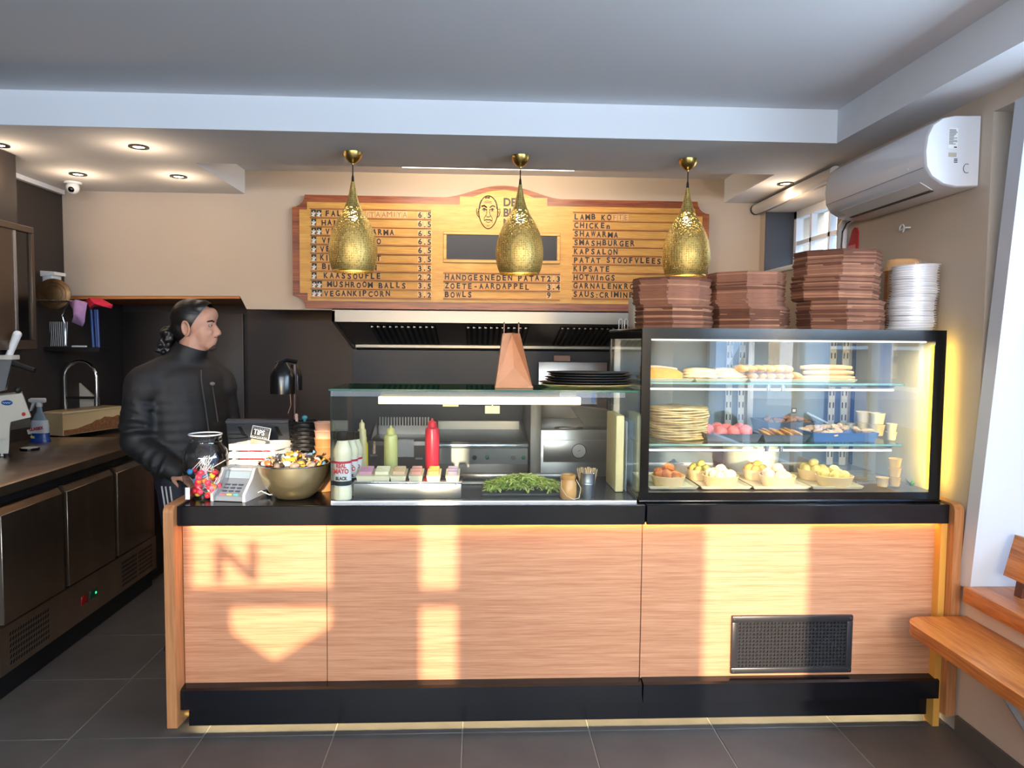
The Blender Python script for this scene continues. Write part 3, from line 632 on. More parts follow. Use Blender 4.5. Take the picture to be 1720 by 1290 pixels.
# ------------------------------------------------------------------ three-door undercounter fridge along the left wall
FX, FY0, FY1, FZ = -2.05, 3.20, 4.76, .955
def fridge():
    t = thing('fridge_counter', 'stainless three-door undercounter fridge with worktop along the dark wall', 'refrigerator', (-2.4, 4.0, 0))
    MS = mat('fridge_steel', (208, 188, 166), .31, 1., var=.10, vscale=7, stretch=(1, 1, .15)); 
    b = MB(); pr = [(XL+.01, FZ-.05), (XL+.01, FZ), (FX-.012, FZ), (FX, FZ-.008), (FX, FZ-.05)]
    MB().prism(pr, FY0-.02, FY1+.02, 'y').obj('worktop', MS, t)
    MB().box(XL+.02, FX-.06, FY0, FY1, .11, FZ-.05).obj('body', M_STEELD, t); MB().box(FX-.06, FX-.052, FY0+.002, FY1-.002, .30, FZ-.06).obj('door_frame', M_BLACK, t)
    MB().box(FX-.052, FX-.02, FY0, FY1, FZ-.09, FZ-.052).obj('top_rail', M_BLACK, t)
    MB().box(XL+.05, FX-.035, FY0+.02, FY1-.02, 0.001, .11).obj('plinth', M_BLACK, t)
    z0, z1 = .335, .85
    n = 3; w = (FY1-FY0-.02)/n
    for k in range(n):
        y0 = FY0+.01+w*k+.02; y1 = y0+w-.04
        d = MB(); d.rbox(FX-.045, FX-.005, y0, y1, z0, z1-.03, .002, 1); d.prism([(FX-.045, z1-.032), (FX-.006, z1-.032), (FX-.028, z1), (FX-.045, z1)], y0+.002, y1-.002, 'y')
        door = d.obj('door', MS, t)
        MB().box(FX-.040, FX-.022, y0+.004, y1-.004, z1+.001, z1+.012).obj('handle_lip', M_STEELD, door)
        MB().box(FX-.05, FX-.046, y0-.01, y1+.01, z0-.01, z1+.02).obj('gasket', M_BLACK, door)
    # machine panel with louvres, switch and display
    mp = MB().box(FX-.045, FX-.012, FY0+.004, FY1-.004, .112, z0-.012).obj('machine_panel', MS, t)
    for (ya, yb) in ((FY0+.07, FY0+.36), (FY1-.46, FY1-.28), (FY1-.25, FY1-.07)):
        b = MB()
        for r_ in range(6):
            z = .14+.026*r_
            k = 0; y = ya
            while y < yb: b.add([(FX-.0115, y, z), (FX-.0115, y+.010, z), (FX-.0115, y+.018, z+.016), (FX-.0115, y+.008, z+.016)], [(0, 1, 2, 3)]); y += .019
        o = b.obj('louvre_slots', M_BLACK, mp, 0); o['kind'] = 'stuff'
    MB().rbox(FX-.013, FX-.008, 3.86, 3.92, .19, .235, .002).obj('switch', mat('red_switch', (150, 24, 24), .3), mp)
    MB().rbox(FX-.013, FX-.008, 3.945, 4.02, .19, .235, .002).obj('thermostat', mat('green_display', (24, 70, 48), .3), mp)
    MB().lathe([(.008, 0), (.006, .003)], seg=12, M=Matrix.Translation((FX-.009, 4.0, .213)) @ Euler((0, R(90), 0)).to_matrix().to_4x4()).obj('lamp', mat('green_lamp', (60, 230, 140), .3, emit=1.5), mp)
    for y in (FY0+.06, FY1-.06): MB().lathe([(.018, 0), (.018, .03), (.012, .11)], (FX-.06, y, .0), 12).obj('foot', M_BLACK, t)
fridge()
# sink end behind the fridge, tiled block with gooseneck tap
tag(MB().rbox(XL+.01, -2.12, FY1+.03, YB-.05, .001, .93, .004).obj('sink_unit', M_STEELD), 'dark steel sink unit in the corner behind the fridge counter', 'sink')
def on_fridge(px, py): p = atz(px, py, FZ); return p
p = at(137, 700, 5.05); x = p.x
tap = thing('gooseneck_tap', 'tall chrome gooseneck tap arching over the sink', 'tap', (x-.09, 5.05, .93))
s = 5.05/1230; 
c0 = at(110, 690, 5.05); c1 = at(163, 676, 5.05); top = at(136, 607, 5.05).z; r_ = (c1.x-c0.x)/2; cz = top-r_
MB().tube([(c0.x, 5.05, .931), (c0.x, 5.05, cz)]+[(c0.x+r_-r_*math.cos(a), 5.05, cz+r_*math.sin(a)) for a in [k*math.pi/10 for k in range(1, 10)]]+[(c1.x, 5.05, cz), (c1.x, 5.05, c1.z)], .0125, 10).obj('spout', M_CHROME, tap)
MB().lathe([(.028, .931), (.028, .95), (.018, .965)], (c0.x, 5.05, 0), 16).obj('base', M_CHROME, tap)
MB().tube([(c0.x+.005, 5.05, at(110, 668, 5.05).z), (c1.x, 5.05, at(110, 668, 5.05).z)], .009, 8).obj('spray_arm', M_BLACK, tap)
MB().lathe([(.018, -.03), (.018, .03)], (c1.x, 5.05, c1.z+.005), 12).obj('nozzle', M_CHROME, tap)
# folded cardboard standing against the wall behind the tap
p = at(122, 690, 5.3)
tag(MB().prism([(at(121, 690, 5.3).x, .931), (at(160, 690, 5.3).x, .931), (at(157, 664, 5.3).x, at(157, 664, 5.3).z), (at(128, 638, 5.3).x, at(128, 638, 5.3).z), (at(121, 660, 5.3).x, at(121, 660, 5.3).z)], 5.29, 5.31, 'y').obj('cutting_board', mat('worn_white_board', (196, 184, 168), .6)), 'pale pointed board leaning behind the chrome tap', 'board')

# ------------------------------------------------------------------ things on the fridge worktop
def spray():
    p = atz(68, 742, FZ); t = thing('spray_bottle', 'glass cleaner spray bottle with blue label and white trigger', 'bottle', p)
    X, Y, Z = p; s = Y/1230*1.0
    b = MB()
    prof = [(.052, .0), (.055, .004), (.050, .012)]
    rings = [(.058, 0), (.060, .006), (.052, .016), (.050, .08), (.046, .13), (.030, .165), (.017, .185), (.015, .215)]
    def ell(rings, c, ky=.55, seg=24):
        q = MB(); q.lathe([(r, z) for r, z in rings], (0, 0, 0), seg, Matrix.Translation(c) @ Matrix.Scale(ky, 4, (0, 1, 0))); return q
    ell(rings, p).obj('body', mat('pale_blue_bottle', (168, 196, 214), .2, trans=.35), t)
    ell([(.0535, .018), (.0535, .10), (.049, .133)], p).obj('label', mat('label_white', (220, 226, 234), .35), t)
    ell([(.0605, .0), (.062, .008), (.055, .018), (.0545, .055)], p).obj('liquid_band', mat('deep_blue', (16, 60, 140), .3), t)
    MB().box(-.04, .042, -.0315, -.030, .060, .088, M=Matrix.Translation(p) @ Euler((0, R(-14), 0)).to_matrix().to_4x4()).obj('name_band', M_WHITE, t)
    text_obj('lettering', 'GLASSEX', .024, (X-.044, Y-.0325, Z+.068), mat('red_print', (206, 30, 46), .4), t, M=Euler((0, R(-10), 0)).to_matrix().to_4x4() @ FRONT, bold=.001, sx=.85)
    text_obj('lettering', '4x', .026, (X-.040, Y-.0335, Z+.026), mat('yellow_print', (236, 226, 120), .4), t, bold=.001)
    MB().lathe([(.018, .215), (.018, .235), (.012, .24)], p, 14).obj('collar', M_WHITE, t)
    h = MB().rbox(X-.055, X+.040, Y-.012, Y+.012, Z+.238, Z+.268, .009, 3).rbox(X-.062, X-.05, Y-.008, Y+.008, Z+.244, Z+.262, .003)
    h.prism([(X-.040, Z+.240), (X-.022, Z+.240), (X-.045, Z+.19), (X-.058, Z+.186)], Y-.007, Y+.007, 'y'); h.obj('trigger', M_WHITE, t)
spray()
def tub():
    a, c = atz(106, 733, FZ), atz(208, 718, FZ)
    ang = math.atan2(c.y-a.y, c.x-a.x); L = (c-a).length; D = .17; H = .155
    t = thing('food_container', 'long cream plastic tub of minced meat with a lid', 'container', ((a.x+c.x)/2, (a.y+c.y)/2+D/2, FZ), ang)
    M = Matrix.Translation((a.x, a.y, FZ)) @ Matrix.Rotation(ang, 4, 'Z')
    def shell(x0, x1, y0, y1, z0, z1, tp): 
        q = MB(); q.add([(x0+tp, y0+tp, z0), (x1-tp, y0+tp, z0), (x1-tp, y1-tp, z0), (x0+tp, y1-tp, z0), (x0, y0, z1), (x1, y0, z1), (x1, y1, z1), (x0, y1, z1)], [(0, 3, 2, 1), (4, 5, 6, 7), (0, 1, 5, 4), (1, 2, 6, 5), (2, 3, 7, 6), (3, 0, 4, 7)], M); return q
    shell(0, L, 0, D, .001, H-.012, .014).obj('tub', mat('cloudy_plastic', (228, 196, 146), .35), t)
    MB().rbox(-.008, L+.008, -.008, D+.008, H-.014, H, .005, 2, M).obj('lid', mat('cream_lid', (232, 204, 156), .4), t)
    q = MB(); n = 14
    P = []
    for i in range(n):
        z = .04+.05*min(1, max(0, (i-3)/6))+random.uniform(-.006, .006); x = .018+(L-.036)*i/(n-1); P.append((x, z))
    MB().prism([(.018, .004)]+[(L-.018, .004)]+P[::-1], .010, .0115, 'y', M @ Matrix(((1, 0, 0, 0), (0, 1, -.098, .0025), (0, 0, 1, 0), (0, 0, 0, 1)))).obj('mince', mat('cooked_mince', (140, 92, 58), .7, var=.35, vscale=60), t)
tub()
p = atz(50, 756, FZ)
ld_ = thing('jar_lid', 'round white lid with dark rim lying on the fridge worktop', 'lid', p)
MB().lathe([(.048, .0), (.050, .003), (.050, .012), (.046, .014)], p, 28).obj('rim', M_GLOSSBLACK, ld_); MB().lathe([(.044, .0145), (.044, .0155), (0, .0155)], p, 24).obj('disc', M_WHITE, ld_)
def slicer():
    p = atz(-4, 768, FZ); X, Y = p.x, p.y; SH = Matrix(((1, -.60, 0, .60*Y), (0, 1, 0, 0), (0, 0, 1, 0), (0, 0, 0, 1)))
    t = thing('meat_slicer', 'cream enamelled meat slicer cut by the left picture edge', 'slicer', (X, Y, FZ))
    MC = mat('cream_enamel', (206, 198, 184), .35)
    P = lambda px, py, d=0: at(px, py, Y+d)
    f = lambda pts, d0, d1: [(P(a, c).x, P(a, c).z) for a, c in pts]
    MB().prism(f([(-12, 768), (14, 766), (18, 700), (8, 668), (-12, 660)], 0, 0), Y, Y+.14, 'y', SH).obj('base', MC, t, 0)
    MB().prism(f([(0, 664), (37, 660), (52, 700), (18, 708), (14, 735), (-12, 740), (-12, 664)], 0, 0), Y-.02, Y+.12, 'y', SH).obj('motor_housing', MC, t, 0)
    MB().prism(f([(18, 708), (50, 702), (52, 716), (18, 722)], 0, 0), Y-.02, Y+.15, 'y', SH).obj('drip_tray', M_STEELD, t, 0)
    MB().prism(f([(-12, 598), (24, 604), (12, 655), (-12, 660)], 0, 0), Y-.02, Y+.0, 'y').obj('guard_plate', M_ALU, t, 0)
    a, c = P(18, 600, 0), P(33, 562, 0)
    MB().tube([(a.x, Y-.02, a.z), (c.x, Y-.02, c.z)], [.016, .021], 10).ball((c.x, Y-.02, c.z), .0215, 10, 8).obj('handle', M_WHITE, t)
    MB().rbox(P(4, 600).x, P(30, 600).x, Y-.05, Y+.02, P(4, 604).z, P(4, 596).z, .005).obj('carriage', MC, t)
    a, c = P(28, 610), P(64, 622)
    MB().tube([(a.x, Y-.03, a.z), (c.x, Y-.03, c.z)], [.016, .013], 10).obj('knob_bar', M_BLACK, t)
    a = P(30, 655); MB().ball((a.x, Y, a.z), .018, 10, 8).obj('knob', M_BLACK, t)
    a = P(16, 676); lb = MB().ball((a.x, Y-.021, a.z), (.030, .003, .014), 18, 8).obj('badge', mat('blue_badge', (30, 80, 140), .3), t)
    MB().tube([(a.x-.020+.004*k, Y-.0246, a.z+.003*math.sin(k*2.1)) for k in range(11)], .0012, 5).obj('script_mark', M_WHITE, lb)
    a = P(44, 695); MB().lathe([(.010, 0), (.010, .002)], seg=14, M=Matrix.Translation((a.x, Y-.021, a.z)) @ Euler((R(90), 0, 0)).to_matrix().to_4x4()).obj('warning_dot', mat('warn_red', (196, 50, 44), .4), t)
    for dx in (-.02, .03): MB().lathe([(.014, 0), (.018, .02)], (P(0, 700).x+dx, Y, FZ), 10).obj('foot', M_BLACK, t)
slicer()

# ------------------------------------------------------------------ wall cabinet, shelf and hanging things on the left wall
def wall_cabinet():
    X = -2.45; y1 = 4.19; y0 = 3.3; z0 = 1.525; z1 = 2.192
    t = thing('wall_cabinet', 'dark bronze wall cabinet with a framed tinted glass door', 'cabinet', (X-.02, 3.75, z0))
    MF = mat('bronze_frame', (98, 82, 68), .4, .6)
    MB().box(XL+.303, X-.006, y0, y1, z0, z1).obj('body', mat('bronze_dark', (52, 42, 36), .5), t)
    fr = MB(); w = .05
    for a in ((y0, y1, z0, z0+w), (y0, y1, z1-w*.7, z1), (y1-w*.6, y1, z0+w, z1-w*.7), (y0, y0+w, z0+w, z1-w*.7)): fr.rbox(X-.005, X+.012, a[0], a[1], a[2], a[3], .003, 1)
    d = fr.obj('door_frame', MF, t)
    MB().box(X-.004, X, y0+w, y1-w*.6-.13, z0+w, z1-w*.7).obj('panel', mat('bronze_glass', (92, 72, 56), .25, .3), d)
    MB().box(X-.004, X+.003, y1-.165, y1-.145, z0+w, z1-w*.7).obj('pull_strip', M_ALU, d)
    MB().box(X-.005, X-.001, y1-.145, y1-.03, z0+w, z1-w*.7).obj('dark_gap', M_GLOSSBLACK, d)
wall_cabinet()
YS = 4.72; S_ = lambda px, py, Y=YS: at(px, py, Y)
sh = thing('wire_shelf', 'wire shelf on the dark wall holding discs and cloths', 'shelf', (-2.6, YS, S_(90, 503).z))
zz = S_(90, 504).z; x0, x1 = S_(62, 504).x, S_(120, 504).x
b = MB()
for k in range(3): b.tube([(XL+.02, YS-.02+.16*k, zz), (x1, YS-.02+.16*k, zz-.01)], .004, 6)
for k in range(6): xx = XL+.03+(x1-XL-.05)*k/5; b.tube([(xx, YS-.02, zz), (xx, YS+.30, zz)], .0025, 5)
b.obj('rails', M_CHROME, sh)
b = MB().tube([(x1-.005, YS-.02, zz-.01), (S_(107, 530).x, YS-.02, S_(107, 530).z), (S_(112, 545).x, YS-.02, S_(112, 545).z), (S_(113, 580).x, YS-.02, S_(113, 580).z)], .003, 6); b.obj('hanger', M_CHROME, sh)
p = S_(86, 493)
dk = thing('cutting_disc', 'round bronze cutting disc standing on the wire shelf', 'disc', (p.x, YS+.03, p.z))
Mx = Matrix.Translation((p.x, YS+.03, p.z)) @ Euler((R(90), 0, R(14))).to_matrix().to_4x4()
MB().lathe([(0, -.008), (.085, -.008), (.095, -.004), (.095, .006), (.085, .010), (0, .012)], seg=32, M=Mx).obj('plate', mat('old_bronze', (112, 84, 54), .35, .8, var=.3, vscale=30), dk)
for r_ in (.05, .07): MB().tube([Mx @ Vector((r_*math.cos(a), r_*math.sin(a), .0115)) for a in [k*math.pi/14 for k in range(28)]], .0015, 4, True).obj('groove_ring', mat('bronze_dark2', (58, 42, 28), .5, .5), dk)
p = S_(72, 500)
tag(MB().rbox(p.x-.03, p.x+.03, YS+.05, YS+.16, zz+.006, zz+.17, .006).prism([(p.x-.035, zz+.15), (p.x+.05, zz+.16), (p.x+.05, zz+.18), (p.x-.035, zz+.185)], YS+.04, YS+.17, 'y').obj('white_dispenser', M_WHITE), 'white plastic dispenser standing behind the bronze disc on the shelf', 'dispenser')
p = S_(90, 563); 
rk = thing('baking_rack', 'small ribbed grey metal rack standing on the dark ledge', 'rack', (p.x, 4.95, S_(90, 584, 4.95).z))
a, c = at(66, 540, 4.95), at(112, 582, 4.95)
MB().box(a.x, c.x, 4.96, 4.975, c.z, a.z).obj('back', mat('rack_grey', (70, 68, 68), .5, .5), rk)
for k in range(14): xx = a.x+(c.x-a.x)*(k+.5)/14; MB().tube([(xx, 4.955, c.z), (xx+.012, 4.955, a.z)], .003, 5).obj('rib', mat('rib_grey', (150, 146, 142), .4, .6), rk)
lg = MB().box(XL+.002, at(176, 590, 4.95).x, 4.88, 5.08, at(100, 590, 4.95).z, at(100, 583, 4.95).z).obj('ledge', M_BLACK); tag(lg, 'black ledge on the dark wall under the rack and blue tubes', 'ledge')
k0 = at(130, 580, 4.9); kn = thing('knife_strip', 'knife with a white handle lying on the black ledge', 'knife', (k0.x, 4.9, at(100, 583, 4.95).z))
z_ = at(100, 583, 4.95).z
MB().rbox(k0.x-.03, k0.x+.06, 4.885, 4.905, z_+.001, z_+.012, .003).obj('handle', M_WHITE, kn); MB().box(k0.x-.16, k0.x-.03, 4.888, 4.902, z_+.004, z_+.007).obj('blade', M_CHROME, kn)
def cloth(name, pts, Y, m, label, n=7):
    """a hanging rag: closed outline filled with folded depth"""
    xs = [at(a, c, Y) for a, c in pts]; cx = sum(p.x for p in xs)/len(xs); cz = sum(p.z for p in xs)/len(xs)
    b = MB(); vs = [(cx, Y-.03, cz)]; k = len(xs)
    for r_, d in ((.5, -.012), (1, .012)):
        for i, p in enumerate(xs): vs.append((cx+(p.x-cx)*r_, Y+d+.018*math.sin(i*2.4+r_*3), cz+(p.z-cz)*r_))
    fs = [(0, 1+i, 1+(i+1) % k) for i in range(k)]+[(1+i, 1+k+i, 1+k+(i+1) % k, 1+(i+1) % k) for i in range(k)]
    back = [(v[0], v[1]+.012, v[2]) for v in vs]; m0 = len(vs)
    fs += [tuple(m0+i for i in f[::-1]) for f in fs]+[(1+k+i, m0+1+k+i, m0+1+k+(i+1) % k, 1+k+(i+1) % k) for i in range(k)]
    o = b.add(vs+back, fs).obj(name, m, None, 80); return tag(o, label, 'cloth')
cloth('cloth', [(112, 508), (128, 503), (141, 508), (142, 528), (139, 541), (134, 548), (121, 541), (122, 525)], 4.78, mat('lilac_cloth', (170, 132, 176), .9, var=.12, vscale=30), 'lilac cleaning cloth hanging at the end of the wire shelf')
cloth('cloth', [(141, 505), (150, 500), (165, 501), (188, 512), (185, 518), (172, 515), (158, 515), (147, 519)], 4.84, mat('red_cloth', (196, 30, 62), .9, var=.15, vscale=30), 'crumpled red cloth lying over the shelf end')
for k in range(3):
    a, c = at(153+5*k, 522, 4.98), at(157+4.5*k, 580, 4.98); rr = .009
    tag(MB().tube([(c.x, 4.98+.012*(k % 2), at(100, 583, 4.95).z+.001), (a.x, 4.98+.012*(k % 2), a.z)], rr, 10).ball((a.x, 4.98+.012*(k % 2), a.z), rr, 10, 6).obj('tube', mat('blue_tube', (44, 74, 140), .4)), 'blue plastic tube, %s of three standing on the black ledge' % ('leftmost', 'middle', 'rightmost')[k], 'tube', 'blue tubes on the ledge')

# ------------------------------------------------------------------ dark panels at the back of the recess
for k, (pa, pb, y0_, y1_, mm) in enumerate(((208, 300, 523, 760, mat('dark_door', (40, 34, 32), .5)), (303, 412, 526, 760, mat('brown_door', (66, 53, 46), .45)))):
    a, c = at(pa, y0_, YB-.02), at(pb, y1_, YB-.02)
    d = struct(MB().rbox(a.x, c.x, YB-.03, YB-.001, .05, a.z, .003).obj('door_%d' % (k+1), mm))
    MB().box(c.x-.008, c.x, YB-.034, YB-.03, .05, a.z).obj('edge_strip', mat('worn_edge', (128, 100, 78), .5), d)
bp_ = struct(MB().box(-1.0, XR-.02, YB-.012, YB-.001, .6, 1.66).obj('backsplash', mat('blue_black_splash', (38, 40, 50), .45, var=.1, vscale=3)))
struct(MB().box(at(416, 600, YB-.01).x, -1.001, YB-.010, YB-.001, .05, 1.93).obj('wall_panel', mat('brown_wall_panel', (70, 54, 46), .5, var=.06)))

# ------------------------------------------------------------------ extractor hood
def hood():
    x0, x1 = -.995, 1.60; y0, y1 = 5.085, YB-.015
    t = thing('extractor_hood', 'stainless extractor hood with slotted baffle filters under the menu board', 'hood', (.3, 5.5, 1.5))
    MB().prism([(y0, 1.715), (y0, 1.795), (y0+.012, 1.803), (YW-.004, 1.803), (YW-.004, 1.79), (y0+.02, 1.79), (y0+.02, 1.715)], x0, x1, 'x').obj('lip', M_LIP, t)
    Zs = lambda s: 1.735-.195*s; Ys = lambda s: y0+.02+(y1-y0-.02)*s
    MB().add([(x0, Ys(0), Zs(0)), (x1, Ys(0), Zs(0)), (x1, Ys(1), Zs(1)), (x0, Ys(1), Zs(1)), (x0, Ys(0), Zs(0)+.02), (x1, Ys(0), Zs(0)+.02), (x1, Ys(1), Zs(1)+.02), (x0, Ys(1), Zs(1)+.02)],
             [(0, 3, 2, 1), (4, 5, 6, 7), (0, 1, 5, 4), (1, 2, 6, 5), (2, 3, 7, 6), (3, 0, 4, 7)]).obj('sloping_back', mat('hood_inner_steel', (150, 142, 134), .4, 1.), t)
    for x in (x0, x1-.02): MB().prism([(y0, 1.715), (y0, 1.79), (y1, 1.79), (y1, 1.515)], x, x+.02, 'x').obj('side_panel', M_STEEL, t)
    MB().prism([(Ys(.93), Zs(.93)-.001), (Ys(.93), Zs(.93)-.022), (Ys(1), Zs(1)-.03), (Ys(1), Zs(1)-.001)], x0+.03, x1-.03, 'x').obj('grease_channel', M_LIP, t)
    MDS = mat('filter_dark_steel', (116, 112, 108), .4, 1.)
    for (pa, pb, n) in ((628, 735, 11), (783, 885, 11), (935, 1035, 11), (1090, 1190, 11)):
        xa, xb = at(pa, 560, 5.5).x, at(pb, 560, 5.5).x
        f = MB().add([(xa, Ys(.18), Zs(.18)-.002), (xb, Ys(.18), Zs(.18)-.002), (xb, Ys(.88), Zs(.88)-.002), (xa, Ys(.88), Zs(.88)-.002)], [(0, 3, 2, 1)]).obj('filter', M_BLACK, t)
        m_ = None
        for i in range(n):
            xx = xa+(xb-xa)*(i+.5)/n; w = .010
            s = MB().add([(xx-w, Ys(.2), Zs(.2)-.004), (xx+w, Ys(.2), Zs(.2)-.010), (xx+w, Ys(.83), Zs(.83)-.010), (xx-w, Ys(.83), Zs(.83)-.004), (xx-w, Ys(.2), Zs(.2)-.016), (xx-w, Ys(.83), Zs(.83)-.016)], [(0, 1, 2, 3), (4, 5, 2, 1), (0, 3, 5, 4), (0, 4, 1), (3, 2, 5)])
            s.obj('baffle', MDS, f, 0)
hood()
light('hood_spot', 'SPOT', 5, (1, .85, .62), (.95, 5.35, 1.62), (0, 0, 0), spot_size=R(120), spot_blend=.8, shadow_soft_size=.03)

# ------------------------------------------------------------------ cooking line under the hood
YE = 5.02; E_ = lambda px, py: at(px, py, YE)
def griddle():
    xa, xb = E_(722, 745).x, E_(887, 745).x; zt = E_(800, 744).z
    t = thing('griddle', 'stainless gas griddle with black plate and a panel of knobs', 'griddle', ((xa+xb)/2, 5.4, 0))
    MB().rbox(xa, xb, YE, YB-.1, .0, zt-.03, .004).obj('body', M_STEELD, t)
    MB().rbox(xa, xb, YE-.05, YE+.02, zt-.03, zt, .006).obj('front_rail', mat('pale_steel', (190, 200, 210), .3, .8), t)
    MB().box(xa+.01, xb-.01, YE+.02, YB-.12, zt-.028, zt+.006).obj('plate', mat('seasoned_plate', (26, 24, 26), .3, .4, var=.4, vscale=12), t)
    zb = at(800, 707, 5.75).z
    MB().box(xa+.01, xb-.01, 5.74, 5.76, zt, zb).obj('splash_back', M_STEEL, t)
    for s_ in (xa, xb-.02): MB().prism([(YE+.03, zt), (5.75, zt), (5.75, zb)], s_, s_+.02, 'x').obj('splash_side', M_STEELD, t)
    pn = MB().box(xa+.004, xb-.004, YE-.012, YE-.001, E_(800, 779).z, E_(800, 752).z).obj('control_panel', mat('grey_steel_panel', (150, 152, 150), .35, .7), t)
    for px, py, mm in ((797, 768, 'k'), (818, 768, 'g'), (862, 768, 'k2'), (879, 768, 'g')):
        p = E_(px, py); M = Matrix.Translation((p.x, YE-.013, p.z)) @ Euler((R(90), 0, 0)).to_matrix().to_4x4()
        if mm == 'g':
            r = MB().lathe([(.014, 0), (.014, .006), (.010, .008)], seg=16, M=M).obj('pilot_ring', mat('green_ring', (40, 120, 84), .4), pn); MB().lathe([(.009, .008), (.006, .011), (0, .012)], seg=12, M=M).obj('pilot_lamp', M_WHITE, r) if False else None
        else: MB().lathe([(.016, 0), (.015, .018), (0, .019)], seg=16, M=M).obj('knob', M_BLACK if mm == 'k' else mat('grey_knob', (120, 112, 104), .5), pn)
griddle()
def grill():
    xa, xb = E_(614, 745).x, E_(716, 745).x; zt = E_(680, 741).z
    t = thing('contact_grill', 'steel grill with a toothed splash guard beside the griddle', 'grill', ((xa+xb)/2, 5.4, 0))
    MB().rbox(xa-.02, xb, YE, YB-.1, 0, zt, .004).obj('body', M_STEELD, t)
    za, zb = at(680, 715, 5.4).z, at(680, 701, 5.4).z; xc, xd = at(636, 710, 5.4).x, at(722, 710, 5.4).x
    MB().prism([(YE+.04, zt), (5.42, zt), (5.42, zb), (5.39, zb)], xa+.02, xa+.03, 'x').obj('side_guard', M_STEEL, t)
    MB().box(xc, xd, 5.40, 5.42, zt, za).obj('splash_guard', M_STEEL, t)
    for k in range(18): xx = xc+(xd-xc)*(k+.5)/18; MB().box(xx-.006, xx+.004, 5.40, 5.42, za, zb).obj('tooth', M_STEEL, t)
    MB().box(xa, xb, YE-.004, YE-.001, E_(680, 790).z, E_(680, 748).z).obj('front_panel', mat('dim_panel', (104, 96, 92), .4, .6), t)
    for px, py in ((628, 765), (704, 770)): p = E_(px, py); MB().box(p.x-.024, p.x+.024, YE-.006, YE-.004, p.z-.006, p.z+.006).obj('plaque', M_ALU, t)
grill()
p = E_(682, 741)
tw = MB()
P = [[(p.x-.055+.11*j/5, YE-.012-.006*math.sin(j*1.9)-(0 if i else -.06), p.z+.008-(.0 if i == 0 else .0)-.115*max(0, i-1)/3) for j in range(6)] for i in range(5)]
tw.grid(P); tag(tw.obj('towel', mat('white_towel', (224, 224, 222), .9, bump=.3, bscale=220), None, 80), 'white towel hung over the front of the grill', 'towel')
def fryer():
    xa, xb = E_(891, 745).x, E_(1026, 745).x; zt = E_(960, 722).z
    t = thing('deep_fryer', 'tall stainless deep fryer with a round dial and tilted lid', 'fryer', ((xa+xb)/2, 5.4, 0))
    MFS = mat('fryer_steel', (196, 194, 188), .3, .85)
    MB().rbox(xa+.07, xb, YE, YB-.1, 0, zt, .005).obj('body', MFS, t)
    MB().rbox(xa, xa+.075, YE+.02, YB-.1, 0, E_(895, 680).z, .004).obj('side_column', mat('grey_column', (140, 138, 132), .45, .4), t)
    z1, z2 = at(960, 608, 5.78).z, at(960, 700, 5.78).z
    MB().rbox(at(904, 650, 5.78).x, xb+.1, 5.77, 5.80, zt, z1, .004).obj('back_plate', M_STEEL, t)
    tr = MB(); n = 20
    c = E_(958, 716)
    tr.tube([(c.x+.10*math.cos(a), YE+.09+.05*math.sin(a), zt+.004) for a in [2*math.pi*k/n for k in range(n)]], .004, 6, True); tr.obj('basin_rim', M_STEEL, t)
    MB().add([(c.x-.095, YE+.06, zt+.003), (c.x+.095, YE+.06, zt+.003), (c.x+.08, YE+.13, zt+.003), (c.x-.08, YE+.13, zt+.003)], [(0, 1, 2, 3)]).obj('basin', M_STEELD, t)
    # tilted basket hood
    q = [E_(960, 684), E_(1024, 690), E_(1024, 718), E_(984, 716)]
    b = MB(); b.prism([(v.x, v.z) for v in q], YE+.02, YE+.20, 'y'); b.obj('tilted_lid', M_STEEL, t, 0)
    MB().rbox(xa+.09, xb-.02, YE-.008, YE, E_(960, 776).z, E_(960, 739).z, .003).obj('front_panel', MFS, t)
    p = E_(972, 757); M = Matrix.Translation((p.x, YE-.0085, p.z)) @ Euler((R(90), 0, 0)).to_matrix().to_4x4()
    d = MB().lathe([(.050, 0), (.050, .004), (.047, .005), (0, .005)], seg=36, M=M).obj('dial', mat('dial_white', (228, 226, 220), .4), t)
    MB().tube([M @ Vector((.049*math.cos(a), .049*math.sin(a), .005)) for a in [k*math.pi/16 for k in range(32)]], .002, 5, True).obj('dial_ring', M_BLACK, d)
    MB().tube([M @ Vector((-.008, -.004, .006)), M @ Vector((.010, .006, .006))], .0015, 5).obj('pointer', M_BLACK, d)
    p = E_(1025, 768); MB().lathe([(.014, 0), (.012, .008)], seg=14, M=Matrix.Translation((p.x, YE-.001, p.z)) @ Euler((R(90), 0, 0)).to_matrix().to_4x4()).obj('green_pilot', mat('green_ring', (40, 120, 84), .4), t)
fryer()
p = at(944, 600, 5.80)
b_ = MB().rbox(p.x-.065, p.x+.065, 5.79, 5.86, at(944, 607, 5.8).z+.001, at(944, 597, 5.8).z, .004).obj('brick_block', mat('pink_block', (206, 164, 144), .7)); tag(b_, 'pinkish block lying on top of the fryer back plate', 'block')
